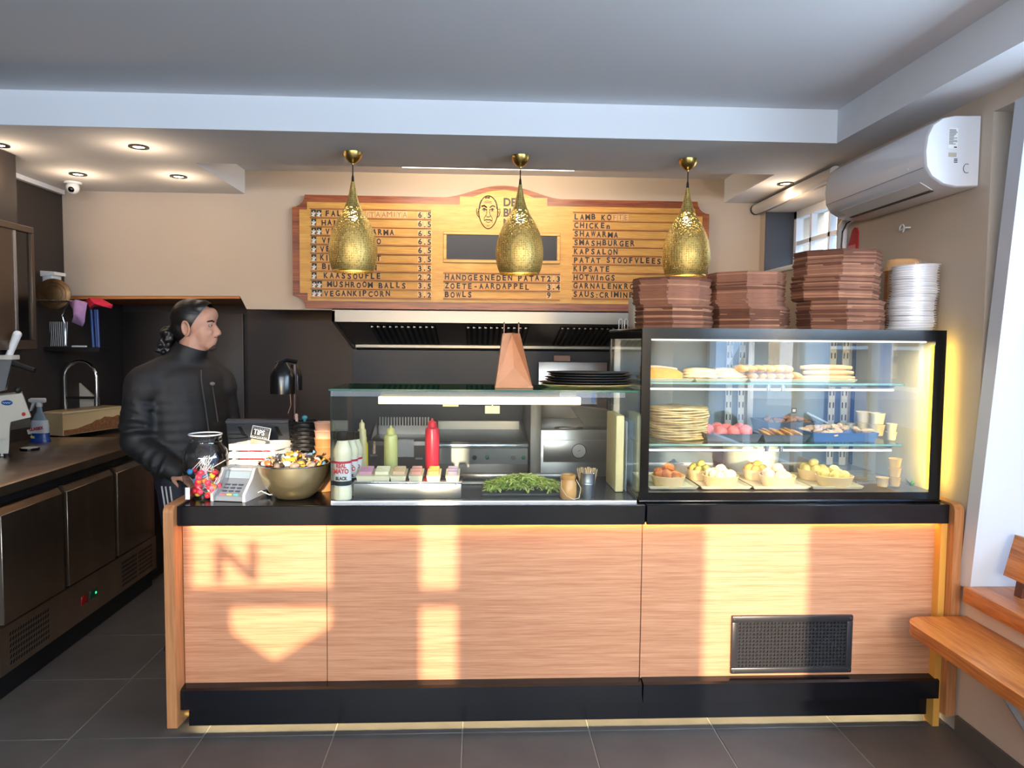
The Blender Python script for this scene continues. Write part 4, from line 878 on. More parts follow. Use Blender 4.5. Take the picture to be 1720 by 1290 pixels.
# ------------------------------------------------------------------ glass sneeze guard on the counter
SG0, SG1 = at(556, 740, 2.94).x, .655
YG0, YG1, ZG = 2.935, 3.30, 1.400
def sneeze():
    t = thing('sneeze_guard', 'clear glass sneeze guard with a glass top shelf on the counter', 'glass screen', ((SG0+SG1)/2, 3.1, ZT))
    MB().box(SG0, SG1, YG0, YG0+.006, ZT+.001, ZG-.009).obj('front_pane', M_GLASS3, t)
    MB().box(SG0, SG0+.006, YG0+.007, YG1, ZT+.001, ZG-.009).obj('side_pane', M_GLASS, t)
    tp = MB().box(SG0-.004, SG1, YG0-.004, YG1, ZG-.008, ZG).obj('top_pane', glass_mat('green_glass', (188, 222, 208), 1.0), t)
    MB().box(SG0-.006, SG1, YG0-.0062, YG0-.0042, ZG-.008, ZG).box(SG0-.0062, SG0-.0042, YG0-.006, YG1, ZG-.008, ZG).box(SG0-.004, SG1, YG1, YG1+.002, ZG-.008, ZG).obj('edge', M_GLASSEDGE, tp)
    MB().box(SG0-.0015, SG0-.0002, YG0, YG1, ZT+.001, ZG-.009).obj('side_edge', mat('dark_glass_edge', (30, 46, 42), .15), t)
    MB().box(SG0, SG1, YG0-.004, YG0-.001, ZT+.0005, ZT+.008).obj('bottom_channel', M_ALU, t)
sneeze()
a, c = at(636, 672, 3.24), at(975, 676, 3.24)
lt = thing('strip_light', 'long warm white strip light under the glass shelf', 'light', ((a.x+c.x)/2, 3.24, 1.35))
MB().rbox(a.x+.01, c.x-.02, 3.235, 3.265, a.z+.016, ZG-.0095, .002).obj('mount', mat('mount_grey', (120, 112, 104), .5), lt)
MB().rbox(a.x, c.x, 3.225, 3.262, a.z-.016, a.z+.016, .003).obj('diffuser', mat('strip_glow', (255, 240, 176), .5, emit=3.), lt)
for px, py, w, h in ((757, 681, .07, .009), (827, 688, .066, .035)):
    p = at(px, py, 3.29); tag(MB().box(p.x-w/2, p.x+w/2, 3.285, 3.287, p.z-h/2, p.z+h/2).box(p.x-.003, p.x+.003, 3.2845, 3.2875, p.z+h/2, ZG-.009).obj('paper_note', mat('pale_yellow_paper', (246, 240, 190), .7)), 'small pale %s note hanging under the glass shelf' % ('narrow', 'square yellow')[px > 800], 'note')

# ------------------------------------------------------------------ things on the glass shelf
def paper_bag():
    Y = 3.03; a, c = at(832, 654, Y), at(895, 654, Y); tl, tr = at(845, 560, Y), at(874, 560, Y); z0 = ZG+.001; z1 = tl.z; d = .14
    t = thing('paper_bag', 'brown paper carrier bag standing on the glass shelf', 'bag', ((a.x+c.x)/2, Y+d/2, ZG))
    xm = (a.x+c.x)/2; xt = (tl.x+tr.x)/2+.004
    MK = mat('kraft_paper', (196, 138, 100), .8, var=.05, vscale=20)
    A, B, C, D = (a.x, Y, z0), (c.x, Y, z0), (tl.x, Y+.02, z1), (tr.x, Y+.02, z1)
    A2, B2, C2, D2 = (a.x, Y+d, z0), (c.x, Y+d, z0), (tl.x, Y+d-.02, z1), (tr.x, Y+d-.02, z1)
    G, T = (xm, Y+.040, z0+.085), (xt, Y+.068, z1-.004); G2, T2 = (xm, Y+d-.040, z0+.085), (xt, Y+d-.065, z1+.004)
    MB().add([A, B, C, D, A2, B2, C2, D2, G, T, G2, T2], [(0, 1, 8), (0, 8, 9, 2), (1, 3, 9, 8), (5, 4, 10), (4, 6, 11, 10), (5, 10, 11, 7), (0, 2, 6, 4), (1, 5, 7, 3), (0, 4, 5, 1), (2, 9, 11, 6), (3, 7, 11, 9)]).obj('body', MK, t, 0)
    MB().box(a.x-.001, c.x+.001, Y-.001, Y, z0, z0+.008).obj('base_fold', MK, t)
    for X, s in ((tl.x+.006, 1), (tr.x-.004, -1)):
        h = .048
        b = MB()
        for q in (0, 1): b.box(X-.001, X+.001, Y+.025+q*.05, Y+.037+q*.05, z1-.01, z1+h)
        b.box(X-.001, X+.001, Y+.025, Y+.087, z1+h-.008, z1+h); b.obj('handle', mat('kraft_handle', (180, 132, 108), .8), t)
paper_bag()
for k in range(6):
    p = at(985+random.uniform(-6, 6), 650, 3.12); z = ZG+.001+.0105*k; r_ = (.20, .205, .19, .185, .182, .178)[k]
    M = Matrix.Translation((p.x+(.01 if k % 2 else 0), 3.12, z)) @ Matrix.Scale(.62, 4, (0, 1, 0))
    o = MB().lathe([(r_*.6, 0), (r_*.85, .002), (r_, .012), (r_, .014), (r_*.86, .006), (r_*.6, .004), (0, .004)], seg=40, M=M).obj('plate', M_BLACK if k else mat('cream_plate', (198, 176, 120), .4))
    tag(o, 'cream oval platter at the bottom of the black plate stack' if k == 0 else 'black oval plate, %s in the stack on the glass shelf' % ('', 'lowest', 'second from the bottom', 'third from the bottom', 'fourth from the bottom', 'topmost')[k], 'plate', None if k == 0 else 'black plates on the glass shelf')

# ------------------------------------------------------------------ left end of the counter
def C_(px, py): return atz(px, py, ZT)
def on(px, py):
    p = C_(px, py); return Vector((p.x, p.y, ZT+.0008))
CANDY = [mat('candy_%d' % k, c, .3) for k, c in enumerate(((226, 60, 90), (240, 120, 150), (236, 210, 60), (90, 190, 80), (240, 130, 50), (220, 40, 60), (250, 180, 200), (70, 160, 220)))]
def lolly_jar():
    Y = 3.02; a, c = at(309, 800, Y), at(383, 800, Y); x = (a.x+c.x)/2; r = (c.x-a.x)/2; z1 = at(345, 727, Y).z; h = z1-ZT-.001
    t = thing('candy_jar', 'big clear plastic jar of striped lollipops at the counter end', 'jar', (x, Y, ZT))
    o = (x, Y, ZT+.001)
    pr = [(r*.80, 0), (r*.90, .004), (r*.93, .02), (r, .10), (r, .17), (r*.93, h-.07), (r*.72, h-.045), (r*.70, h-.035), (r*.74, h-.03), (r*.70, h-.02), (r*.74, h-.012), (r*.70, h-.002)]
    pr = [(a_, b_) for a_, b_ in pr if b_ <= h]
    pr.sort(key=lambda q: q[1])
    MJ = glass_mat('jar_plastic', (232, 235, 238), 2.6, .06)
    MB().lathe(pr, o, 32, caps=False).obj('wall', MJ, t)
    MB().tube([(x+r*.72*math.cos(k*math.pi/16), Y+r*.72*math.sin(k*math.pi/16), ZT+h-.004) for k in range(32)], .003, 6, True).obj('rim', mat('rim_white', (230, 232, 235), .2), t)
    MB().box(x-r*.62, x-r*.42, Y-r*.86, Y-r*.86+.001, ZT+.012, ZT+.06).obj('sticker', M_WHITE, t)
    bm = [MB().ball((0, 0, 0), (.0125, .0125, .0115), 10, 8).mesh('lolly_head', m) for m in CANDY]
    sm = MB().tube([(0, 0, .01), (0, 0, .085)], .0016, 5).mesh('stick', M_WHITE)
    rnd = random.Random(3)
    for k in range(64):
        lay = k//11; rr = r*.74*math.sqrt(rnd.random()); an = rnd.random()*6.28
        ci = rnd.choice((0, 0, 0, 1, 1, 2, 2, 3, 4, 5, 5, 6, 7))
        q = thing('lollipop', ('raspberry', 'pink', 'yellow', 'green', 'orange', 'red', 'pale pink', 'blue')[ci]+' lollipop on a white stick inside the clear candy jar', 'lollipop', (x+rr*math.cos(an), Y+rr*math.sin(an), ZT+.018+.019*lay+rnd.uniform(-.003, .003)), group='lollipops in the candy jar')
        q.rotation_euler = (rnd.uniform(-1.2, 1.2), rnd.uniform(-1.2, 1.2), 0)
        if math.hypot(rr*math.cos(an), rr*math.sin(an)) > r*.45: q.rotation_euler = Vector((-math.cos(an), -math.sin(an), rnd.uniform(-.2, 1.3))).to_track_quat('Z', 'Y').to_euler()
        for n_, me in (('head', bm[ci]), ('stick', sm)):
            c_ = bpy.data.objects.new(n_, me); COL.objects.link(c_); c_.parent = q
lolly_jar()
def terminal():
    p = on(388, 842); X, Y, Z = p.x, p.y+.03, p.z
    t = thing('card_terminal', 'light grey card payment terminal facing the customer', 'card reader', (X, Y+.06, ZT), R(-8))
    M = Matrix.Translation((X, Y, Z)) @ Matrix.Rotation(R(-10), 4, 'Z'); w = .068
    MG = mat('terminal_grey', (196, 196, 198), .4); MD = mat('terminal_dark', (112, 120, 132), .35)
    side = [(-.045, 0), (.14, 0), (.14, .115), (.12, .122), (.045, .122), (.02, .085), (-.045, .030)]
    for s in (-1, 1): MB().prism(side, s*w-.006, s*w+.006, 'x', M).obj('side_shell', MG, t)
    MB().prism([(-.040, .002), (.138, .002), (.138, .108), (.05, .108), (.030, .072), (-.040, .020)], -w+.006, w-.006, 'x', M).obj('core', MD, t)
    MB().add([(-.052, .034, .0815), (.052, .034, .0815), (.052, .051, .1095), (-.052, .051, .1095)], [(0, 1, 2, 3)], M).obj('screen', mat('lcd', (140, 158, 172), .2), t)
    MB().rbox(-.05, .05, .06, .13, .1075, .119, .003, 2, M).obj('printer_cover', mat('printer_cover', (180, 186, 192), .3), t)
    q = MB()
    for k in range(7): q.box(-.032+.0095*k, -.026+.0095*k, .062, .070, .1190, .1196, M)
    q.obj('print_marks', mat('terminal_print', (70, 74, 80), .5), t)
    sl = math.atan2(.052, .07)
    for i in range(4):
        for j in range(3):
            y = -.032+.014*i; z = .0265+(y+.032)*.743
            MB().rbox(-.028+.028*j-.010, -.028+.028*j+.010, y-.0045, y+.0045, z-.002, z+.004, .0015, 1, M).obj('key', mat('key_navy', (52, 58, 76), .4) if i else mat(('key_red', 'key_yellow', 'key_green')[j], ((214, 90, 100), (226, 206, 90), (80, 190, 170))[j], .4), t)
terminal()
def crate():
    Y = 3.17; a, c = at(384, 760, Y), at(458, 760, Y); x0, x1 = a.x, c.x+.008; z0, z1 = at(420, 784, Y).z, at(420, 744, Y).z; d = .13
    bx = tag(MB().rbox(x0+.01, x1+.06, Y+.03, Y+d-.01, ZT+.001, z0-.001, .004).obj('cash_box', M_BLACK), 'low black cash box under the white crate', 'box')
    t = thing('wooden_crate', 'white slatted wooden crate holding the tips sign', 'crate', ((x0+x1)/2, Y+d/2, z0))
    MW = mat('white_wood', (222, 219, 212), .55, var=.02); h = (z1-z0)
    sk = .05                                                        # the crate sits askew: back edge further right
    S = Matrix(((1, sk/d*1.0, 0, -sk/d*Y), (0, 1, 0, 0), (0, 0, 1, 0), (0, 0, 0, 1)))
    for k in range(3):
        za = z0+h*k/3+.002; zb = z0+h*(k+1)/3-.005
        for y in (Y, Y+d-.008): MB().rbox(x0, x1, y, y+.008, za, zb, .001, 1, S).obj('slat', MW, t)
        for x in (x0, x1-.008): MB().rbox(x, x+.008, Y+.009, Y+d-.009, za, zb, .001, 1, S).obj('slat', MW, t)
    for x in (x0+.009, x1-.024):
        for y in (Y+.009, Y+d-.024): MB().box(x, x+.014, y, y+.014, z0, z1-.004, S).obj('corner_post', MW, t)
    MB().box(x0+.008, x1-.008, Y+.008, Y+d-.008, z0+.001, z0+.005, S).obj('bottom', MW, t)
    for k in range(5):
        xx = x0+.035+k*(x1-x0-.07)/4
        tag(MB().rbox(xx-.016, xx+.016, Y+.035, Y+.05, z0+.006, z0+.062, .003, 1, S @ Matrix.Translation((0, .012*(k % 2), 0))).obj('sauce_sachet', mat('red_sachet', (196, 30, 44), .3)), 'red sauce sachet standing inside the white crate', 'sachet', 'sachets in the crate')
    p = at(438, 727, Y+.06); g = thing('tips_sign', 'small black chalk sign lettered TIPS in the white crate', 'sign', (p.x, Y+.06, p.z))
    M = Matrix.Translation((p.x, Y+.06, p.z)) @ Euler((R(-8), R(10), 0)).to_matrix().to_4x4()
    MB().rbox(-.041, .041, -.002, .004, -.027, .027, .004, 2, M).obj('border', M_WHITE, g)
    MB().rbox(-.037, .037, -.0035, -.0015, -.023, .023, .003, 2, M).obj('slate', M_BLACK, g)
    text_obj('lettering', 'TIPS', .032, (0, 0, 0), M_WHITE, g, M=M @ Matrix.Translation((-.030, -.004, -.010)) @ FRONT, bold=.0008, sx=.82)
    b = MB()
    for k in range(9): b.box(-.034+.0075*k, -.030+.0075*k, -.0042, -.0036, -.020, -.0175, M).box(-.034+.0075*k, -.030+.0075*k, -.0042, -.0036, .016, .0185, M)
    b.obj('chalk_marks', M_WHITE, g, 0)
    MB().rbox(-.036, .030, -.006, .010, -.060, -.030, .004, 2, M).obj('tip_glass', mat('dull_clear', (206, 196, 170), .2, trans=.5), g)
crate()
def candy_bowl():
    Y = 3.035; a, c = at(435, 776, Y), at(553, 776, Y); x = (a.x+c.x)/2; r = (c.x-a.x)/2; z1 = at(494, 777, Y).z; h = z1-ZT-.001
    t = thing('steel_bowl', 'large brushed steel mixing bowl full of wrapped sweets', 'bowl', (x, Y, ZT))
    pr = [(r*.34, 0), (r*.48, .004), (r*.70, h*.20), (r*.88, h*.48), (r*.975, h*.78), (r, h), (r*.985, h), (r*.955, h*.78), (r*.86, h*.50), (r*.66, h*.22), (0, .012)]
    MB().lathe(pr, (x, Y, ZT+.001), 48).obj('body', mat('bowl_steel', (222, 204, 158), .27, .92, var=.04, vscale=20), t)
    MB().tube([(x+r*math.cos(k*math.pi/24), Y+r*math.sin(k*math.pi/24), z1) for k in range(48)], .0025, 6, True).obj('rim', M_CHROME, t)
    cols = [mat('wrap_%d' % k, c_, .25) for k, c_ in enumerate(((150, 130, 110), (110, 100, 96), (226, 170, 60), (200, 190, 180), (120, 170, 214), (60, 52, 50), (214, 120, 70), (190, 160, 120), (220, 214, 204)))]
    ms = []
    rnd = random.Random(5)
    for m in cols:
        b = MB().ball((0, 0, 0), (.019, .013, .012), 10, 8, jit=.12)
        for s in (-1, 1): b.add([(s*.017, 0, 0), (s*.033, -.011, .004), (s*.034, .0, -.003), (s*.033, .011, .005)], [(0, 1, 2), (0, 2, 3)])
        ms.append(b.mesh('sweet', m))
    for k in range(58):
        rr = r*.84*math.sqrt(rnd.random()); an = rnd.random()*6.283
        z = z1-.012+.036*(1-(rr/r)**2)+rnd.uniform(-.006, .006)
        ci = rnd.randrange(len(ms)); o = link('sweet', ms[ci]); o.location = (x+rr*math.cos(an), Y+rr*math.sin(an), z); o.rotation_euler = (rnd.uniform(-.6, .6), rnd.uniform(-.6, .6), rnd.random()*6.28)
        tag(o, ('taupe', 'dark grey', 'golden', 'silver grey', 'light blue', 'black', 'orange', 'tan', 'white')[ci]+' wrapped sweet heaped in the brushed steel bowl', 'sweet', 'wrapped sweets in the steel bowl')
candy_bowl()
def pos_monitor():
    Y = 3.36; a, c = at(380, 704, Y), at(486, 740, Y)
    t = thing('till_monitor', 'back of a dark grey till monitor behind the white crate', 'monitor', ((a.x+c.x)/2, Y, ZT))
    M = Matrix.Translation(((a.x+c.x)/2, Y, a.z)) @ Euler((R(14), 0, 0)).to_matrix().to_4x4(); w = (c.x-a.x)/2; hh = .20
    MDG = mat('charcoal_plastic', (52, 55, 60), .45)
    MB().rbox(-w, w, -.012, .012, -hh, 0, .006, 2, M).obj('screen_shell', MDG, t)
    MB().rbox(-w, w, -.016, -.011, -.016, -.002, .002, 1, M).obj('top_ridge', mat('charcoal_plastic2', (76, 78, 84), .4), t)
    for s in (-.55, .62): MB().prism([(s*w-.012, -.03), (s*w+.004, -.03), (s*w+.022, -.075), (s*w+.008, -.075)], -.0145, -.0118, 'y', M).obj('vent_rib', M_BLACK, t)
    MB().prism([(Y-.01, a.z-.10), (Y+.02, a.z-.10), (Y+.07, ZT+.02), (Y+.03, ZT+.02)], (a.x+c.x)/2-.04, (a.x+c.x)/2+.04, 'x').obj('neck', M_BLACK, t)
    MB().rbox((a.x+c.x)/2-.09, (a.x+c.x)/2+.09, Y-.05, Y+.10, ZT+.001, ZT+.02, .005).obj('foot', M_BLACK, t)
pos_monitor()
def utensil_basket():
    Y = 3.27; a, c = at(489, 706, Y), at(535, 706, Y); x = (a.x+c.x)/2; r = (c.x-a.x)/2; z1 = a.z
    t = thing('utensil_basket', 'black wicker basket holding forks beside the paper cups', 'basket', (x, Y, ZT))
    MWK = mat('black_wicker', (24, 21, 20), .4)
    MB().lathe([(r*.84, .001), (r*.97, z1-ZT), (r*.93, z1-ZT), (r*.80, .01), (0, .01)], (x, Y, ZT), 24).obj('liner', M_BLACK, t)
    n = 17; b = MB()
    for i in range(n):
        z = ZT+.006+(z1-ZT-.01)*i/(n-1); q = r*(.85+.13*i/(n-1))
        b.tube([(x+(q+.003*(1 if (k+i) % 2 else -1))*math.cos(k*math.pi/12), Y+(q+.003*(1 if (k+i) % 2 else -1))*math.sin(k*math.pi/12), z) for k in range(24)], .0052, 5, True)
    o = b.obj('weave', MWK, t); o['kind'] = 'stuff'
    p = at(498, 697, Y)
    tag(MB().tube([(p.x+.012, Y, ZT+.02), (p.x, Y, p.z)], .0065, 6).ball((p.x, Y, p.z), .0068, 8, 6).obj('spatula', mat('pink_handle', (222, 176, 168), .4)), 'pale pink handled spatula standing in the wicker basket', 'utensil')
    p = at(511, 702, Y)
    tag(MB().tube([(p.x, Y+.01, ZT+.02), (p.x, Y+.01, p.z)], .006, 6).ball((p.x, Y+.01, p.z), (.013, .006, .011), 10, 8).obj('spoon', mat('teal_handle', (60, 140, 150), .4)), 'teal rounded spoon standing in the wicker basket', 'utensil')
utensil_basket()
p = at(545, 760, 3.17)
cupm = MB().lathe([(.030, 0), (.041, .088), (.043, .09), (.043, .094), (.040, .092), (.029, .003), (0, .003)], seg=28).mesh('paper_cup', [mat('kraft_cup', (186, 132, 82), .6, var=.1, vscale=60, stretch=(1, 1, .1))])
cupw = MB().lathe([(.030, 0), (.041, .088), (.043, .09), (.043, .094), (.040, .092), (.029, .003), (0, .003)], seg=28).mesh('paper_cup', [mat('salmon_cup', (232, 178, 148), .6)])
for k in range(7):
    o = link('paper_cup', cupm if k < 5 else cupw); o.matrix_basis = Matrix.Translation((p.x, 3.17, ZT+.001+.034*k)); 
    tag(o, 'brown kraft paper cup, %s in the nested stack by the glass' % (nth(k, 99)) if k < 5 else 'pale salmon paper cup, %s of two topping the kraft cups' % ('lower', 'upper')[k-5], 'cup', 'kraft cups by the sneeze guard' if k < 5 else 'salmon cups by the sneeze guard')
# cables between terminal and bowl
rnd = random.Random(11)
for k, m in enumerate((mat('blue_cable', (60, 130, 190), .4), M_BLACK, mat('white_cable', (214, 220, 226), .4))):
    a = on(412, 828+4*k); pts = [a+Vector((.03*i+.008*math.sin(i*2+k), .05*math.sin(i*1.7+k*2.1)*.5, .004+.018*abs(math.sin(i*1.3+k)))) for i in range(8)]
    tag(MB().tube(pts, .0025, 6).obj('cable', m), ('pale blue', 'black', 'white')[k]+' cable looping on the counter beside the card terminal', 'cable')
def heat_lamp():
    p = at(495, 662, 3.42); X = p.x; Y = 3.42
    t = thing('heat_lamp', 'black twin-shade heat lamp on a dark post behind the basket', 'lamp', (X, Y, ZT))
    MH = mat('heat_lamp_black', (16, 15, 16), .22)
    MB().tube([(X, Y, ZT+.012), (X, Y, at(495, 612, Y).z)], .011, 10).obj('post', mat('dark_red_post', (58, 34, 32), .4), t)
    MB().lathe([(.06, .0), (.06, .008), (.02, .014)], (X, Y, ZT+.001), 24).obj('base', MH, t)
    s = Y/1230
    for px, r_, y0, y1, d in ((475, 20, 610, 661, -.03), (493, 14.5, 612, 655, .05)):
        q = at(px, y1, Y+d); h = (y1-y0)*s
        MB().lathe([(r_*s, 0), (r_*s, h*.55), (r_*s*.85, h*.75), (r_*s*.55, h*.92), (r_*s*.4, h), (0, h)], q, 28, caps=False).obj('shade', MH, t)
    a, c = at(466, 612, Y), at(497, 606, Y)
    MB().tube([(a.x, Y-.02, a.z), ((a.x+c.x)/2, Y, c.z+.004), (c.x, Y+.02, c.z-.005)], .011, 8).obj('arm', MH, t)
    a = at(490, 668, Y)
    MB().tube([(a.x, Y-.03, a.z+.02), (a.x+.004, Y-.03, a.z-.03), (a.x-.01, Y-.03, a.z-.07)], .0018, 5).obj('flex', mat('pale_flex', (170, 130, 100), .5), t)
heat_lamp()

# ------------------------------------------------------------------ behind the sneeze guard
def mayo(px, Y, label):
    p = at(px, 838, Y); X = p.x; z = ZT+.001
    t = thing('sauce_bottle', label, 'bottle', (X, Y, ZT), group='mayonnaise bottles behind the glass')
    h = at(px, 724, Y).z-ZT; s = h/.275
    o = (X, Y, z)
    sq = lambda pr: MB().lathe([(r_*s, q*s) for r_, q in pr], o, 24)
    sq([(.032, 0), (.036, .004), (.036, .045), (.033, .052), (.033, .165), (.037, .172), (.036, .20), (.022, .235), (.020, .24)]).obj('body', mat('mayo_cream', (240, 230, 196), .3), t)
    sq([(.0345, .055), (.0345, .160)]).obj('label', M_WHITE, t)
    sq([(.0350, .148), (.0350, .157)]).obj('label_band', mat('label_red', (206, 30, 44), .4), t)
    sq([(.0350, .060), (.0350, .078)]).obj('label_foot', M_BLACK, t)
    sq([(.022, .238), (.023, .242), (.022, .272), (0, .273)]).obj('cap', M_GLOSSBLACK, t)
    for txt, zz, sz, m in (('REAL', .132, .022, 'label_red'), ('MAYO', .110, .026, 'label_red'), ('BLACK', .084, .018, None)):
        text_obj('lettering', txt, sz*s, (X, Y-.0362*s, z+zz*s), MATS[m] if m else M_BLACK, t, align='CENTER', bold=.0008, sx=.8)
mayo(576, 2.995, 'mayonnaise bottle with red and white label, nearest the front glass'); mayo(588, 3.08, 'mayonnaise bottle with black cap, second from the front glass'); mayo(596, 3.165, 'mayonnaise bottle with black cap, third from the front glass')
def squeeze(px0, px1, py0, py1, Y, col, label, cap=True):
    a, c = at(px0, py1, Y), at(px1, py0, Y); X = (a.x+c.x)/2; r_ = (c.x-a.x)/2; h = c.z-ZT-.001
    t = thing('squeeze_bottle', label, 'bottle', (X, Y, ZT)); m = mat('squeeze_%d' % px0, col, .3); o = (X, Y, ZT+.001)
    MB().lathe([(r_*.92, 0), (r_, .005), (r_, h-.055), (r_*.92, h-.045), (r_*.6, h-.038)], o, 24).obj('body', m, t)
    MB().lathe([(r_*.64, h-.040), (r_*.64, h-.018), (r_*.5, h-.014), (r_*.22, h-.010), (r_*.12, h), (0, h)], o, 20).obj('cap', m, t)
squeeze(645, 668, 715, 800, 3.36, (206, 204, 130), 'pale green squeeze bottle of sauce behind the glass')
squeeze(714, 738, 703, 800, 3.36, (214, 40, 60), 'red squeeze bottle of ketchup behind the glass')
squeeze(601, 615, 705, 800, 3.27, (226, 206, 150), 'beige sauce bottle behind the mayonnaise')
squeeze(607, 618, 728, 800, 3.33, (232, 200, 30), 'bright yellow sauce bottle behind the mayonnaise')
def toppings():
    Y = 3.0; a, c = at(594, 836, Y), at(775, 809, Y)
    t = thing('topping_box', 'long stainless topping holder behind the front glass', 'tray', ((a.x+c.x)/2, Y+.06, ZT))
    MB().rbox(a.x, c.x, Y, Y+.12, ZT+.001, c.z-.008, .003).obj('box', M_STEEL, t)
    MB().rbox(a.x-.003, c.x+.003, Y-.004, Y+.124, c.z-.008, c.z, .002).obj('rim', M_CHROME, t)
    for px in (683, 766): p = at(px, 812, Y); MB().ball((p.x, Y-.005, p.z), .004, 8, 6).obj('rivet', M_CHROME, t)
    for k, (p0, p1, col, lab) in enumerate(((598, 627, (196, 140, 160), 'dusky pink'), (625, 655, (236, 224, 186), 'cream'), (655, 682, (216, 180, 140), 'pale brown'), (686, 710, (222, 150, 130), 'salmon striped'), (716, 740, (224, 172, 84), 'golden'), (748, 772, (150, 130, 150), 'mauve striped'))):
        l, r_ = at(p0, 808, Y).x, at(p1, 808, Y).x; z = c.z+.001
        q = thing('topping_tub', 'small cream tub of %s topping slices' % lab, 'tub', ((l+r_)/2, Y+.05, z), group='topping tubs')
        MB().add([(l+.004, Y+.005, z), (r_-.004, Y+.005, z), (r_-.004, Y+.10, z), (l+.004, Y+.10, z), (l, Y+.0, z+.022), (r_, Y, z+.022), (r_, Y+.105, z+.035), (l, Y+.105, z+.035)], [(0, 3, 2, 1), (0, 1, 5, 4), (1, 2, 6, 5), (2, 3, 7, 6), (3, 0, 4, 7), (4, 5, 6, 7)]).obj('tub', mat('cream_tub', (236, 224, 190), .4), q, 0)
        for i in range(4):
            y = Y+.018+.02*i; MB().rbox(l+.008, r_-.008, y, y+.014, z+.022, z+.040+.003*i, .003, 1).obj('slice', mat('top_%d_%d' % (k, i % 2), tuple(min(255, v+(26 if (i % 2 and 'striped' in lab) else 0)) for v in col), .5), q)
toppings()
def lettuce():
    Y = 3.05; a, c = at(813, 832, Y), at(942, 832, Y)
    t = thing('lettuce_tray', 'black tray heaped with shredded green lettuce', 'tray', ((a.x+c.x)/2, Y+.08, ZT))
    MB().rbox(a.x-.01, c.x+.012, Y, Y+.20, ZT+.001, ZT+.012, .004).obj('tray', M_BLACK, t)
    b = MB(); rnd = random.Random(2); n = 1900; L = c.x-a.x; g = [mat('lettuce_%d' % k, q, .5) for k, q in enumerate(((172, 196, 74), (206, 218, 112), (146, 176, 58), (222, 228, 146)))]
    for k in range(n):
        u = rnd.random(); v = rnd.random(); x = a.x+.012+u*(L-.02); y = Y+.015+v*.165
        top = .062*max(.12, math.sin(math.pi*(.12+.76*u)))*(.55+.45*math.sin(math.pi*min(1, .25+.75*v)))
        z = ZT+.014+top*rnd.uniform(.0, 1)**.6; an = rnd.random()*6.28; l = rnd.uniform(.012, .026); w = rnd.uniform(.002, .004); dz = rnd.uniform(-.008, .010)
        dx, dy = math.cos(an)*l, math.sin(an)*l; px, py = -math.sin(an)*w, math.cos(an)*w
        b.m(k % 4).add([(x-dx-px, y-dy-py, z-dz), (x-dx+px, y-dy+py, z-dz+.002), (x+px, y+py, z+.007), (x-px, y-py, z+.005), (x+dx-px, y+dy-py, z+dz), (x+dx+px, y+dy+py, z+dz+.002)], [(0, 1, 2, 3), (3, 2, 5, 4)])
    o = b.obj('shredded_lettuce', g, t, 80); o['kind'] = 'stuff'
lettuce()
# wire basket, steel ledge behind
a, c = at(775, 829, 3.30), at(946, 829, 3.30); z1 = at(860, 809, 3.30).z
wb = thing('wire_basket', 'low wire mesh basket behind the lettuce', 'basket', ((a.x+c.x)/2, 3.35, ZT))
b = MB(); n = 22
for k in range(n+1): xx = a.x+(c.x-a.x)*k/n; b.tube([(xx, 3.30, ZT+.002), (xx, 3.30, z1)], .0014, 4)
for k in range(5): b.tube([(a.x, 3.30, ZT+.004+(z1-ZT-.005)*k/4), (c.x, 3.30, ZT+.004+(z1-ZT-.005)*k/4)], .0014, 4)
for xx in (a.x, c.x):
    for k in range(5): b.tube([(xx, 3.30, ZT+.004+(z1-ZT-.005)*k/4), (xx, 3.42, ZT+.004+(z1-ZT-.005)*k/4)], .0014, 4)
o = b.obj('mesh', mat('white_wire', (206, 200, 192), .4), wb); o['kind'] = 'stuff'
MB().box(a.x, c.x, 3.305, 3.42, ZT+.001, ZT+.003).obj('bottom', M_BLACK, wb)
MB().rbox(a.x-.005, c.x+.005, 3.42, 3.45, ZT+.001, z1+.012, .002).obj('back_rail', M_STEEL, wb)
def clay_jar():
    Y = 3.0; a, c = at(940, 835, Y), at(969, 797, Y); X = (a.x+c.x)/2; r_ = (c.x-a.x)/2; h = c.z-ZT
    t = thing('honey_pot', 'small amber clay pot with a string loop handle', 'pot', (X, Y, ZT))
    o = (X, Y, ZT+.001)
    MB().lathe([(r_*.75, 0), (r_*.95, .008), (r_, .03), (r_*.98, h*.62), (r_*.8, h*.74), (r_*.76, h*.8), (r_*.86, h*.86), (r_*.86, h*.97), (r_*.7, h), (r_*.66, h*.86), (0, h*.85)], o, 28).obj('body', mat('amber_clay', (206, 150, 84), .3), t)
    MB().tube([(X+r_*.9, Y-.004, ZT+h*.8), (X+r_*1.45, Y-.012, ZT+h*.45), (X+r_*1.2, Y-.022, ZT+.008), (X+r_*.5, Y-r_*1.05, ZT+.006), (X-r_*.3, Y-r_*1.08, ZT+.02), (X-r_*.9, Y-r_*.6, ZT+h*.5), (X-r_*.86, Y-.01, ZT+h*.8)], .0016, 6).obj('string', mat('pale_string', (222, 196, 150), .6), t)
clay_jar()
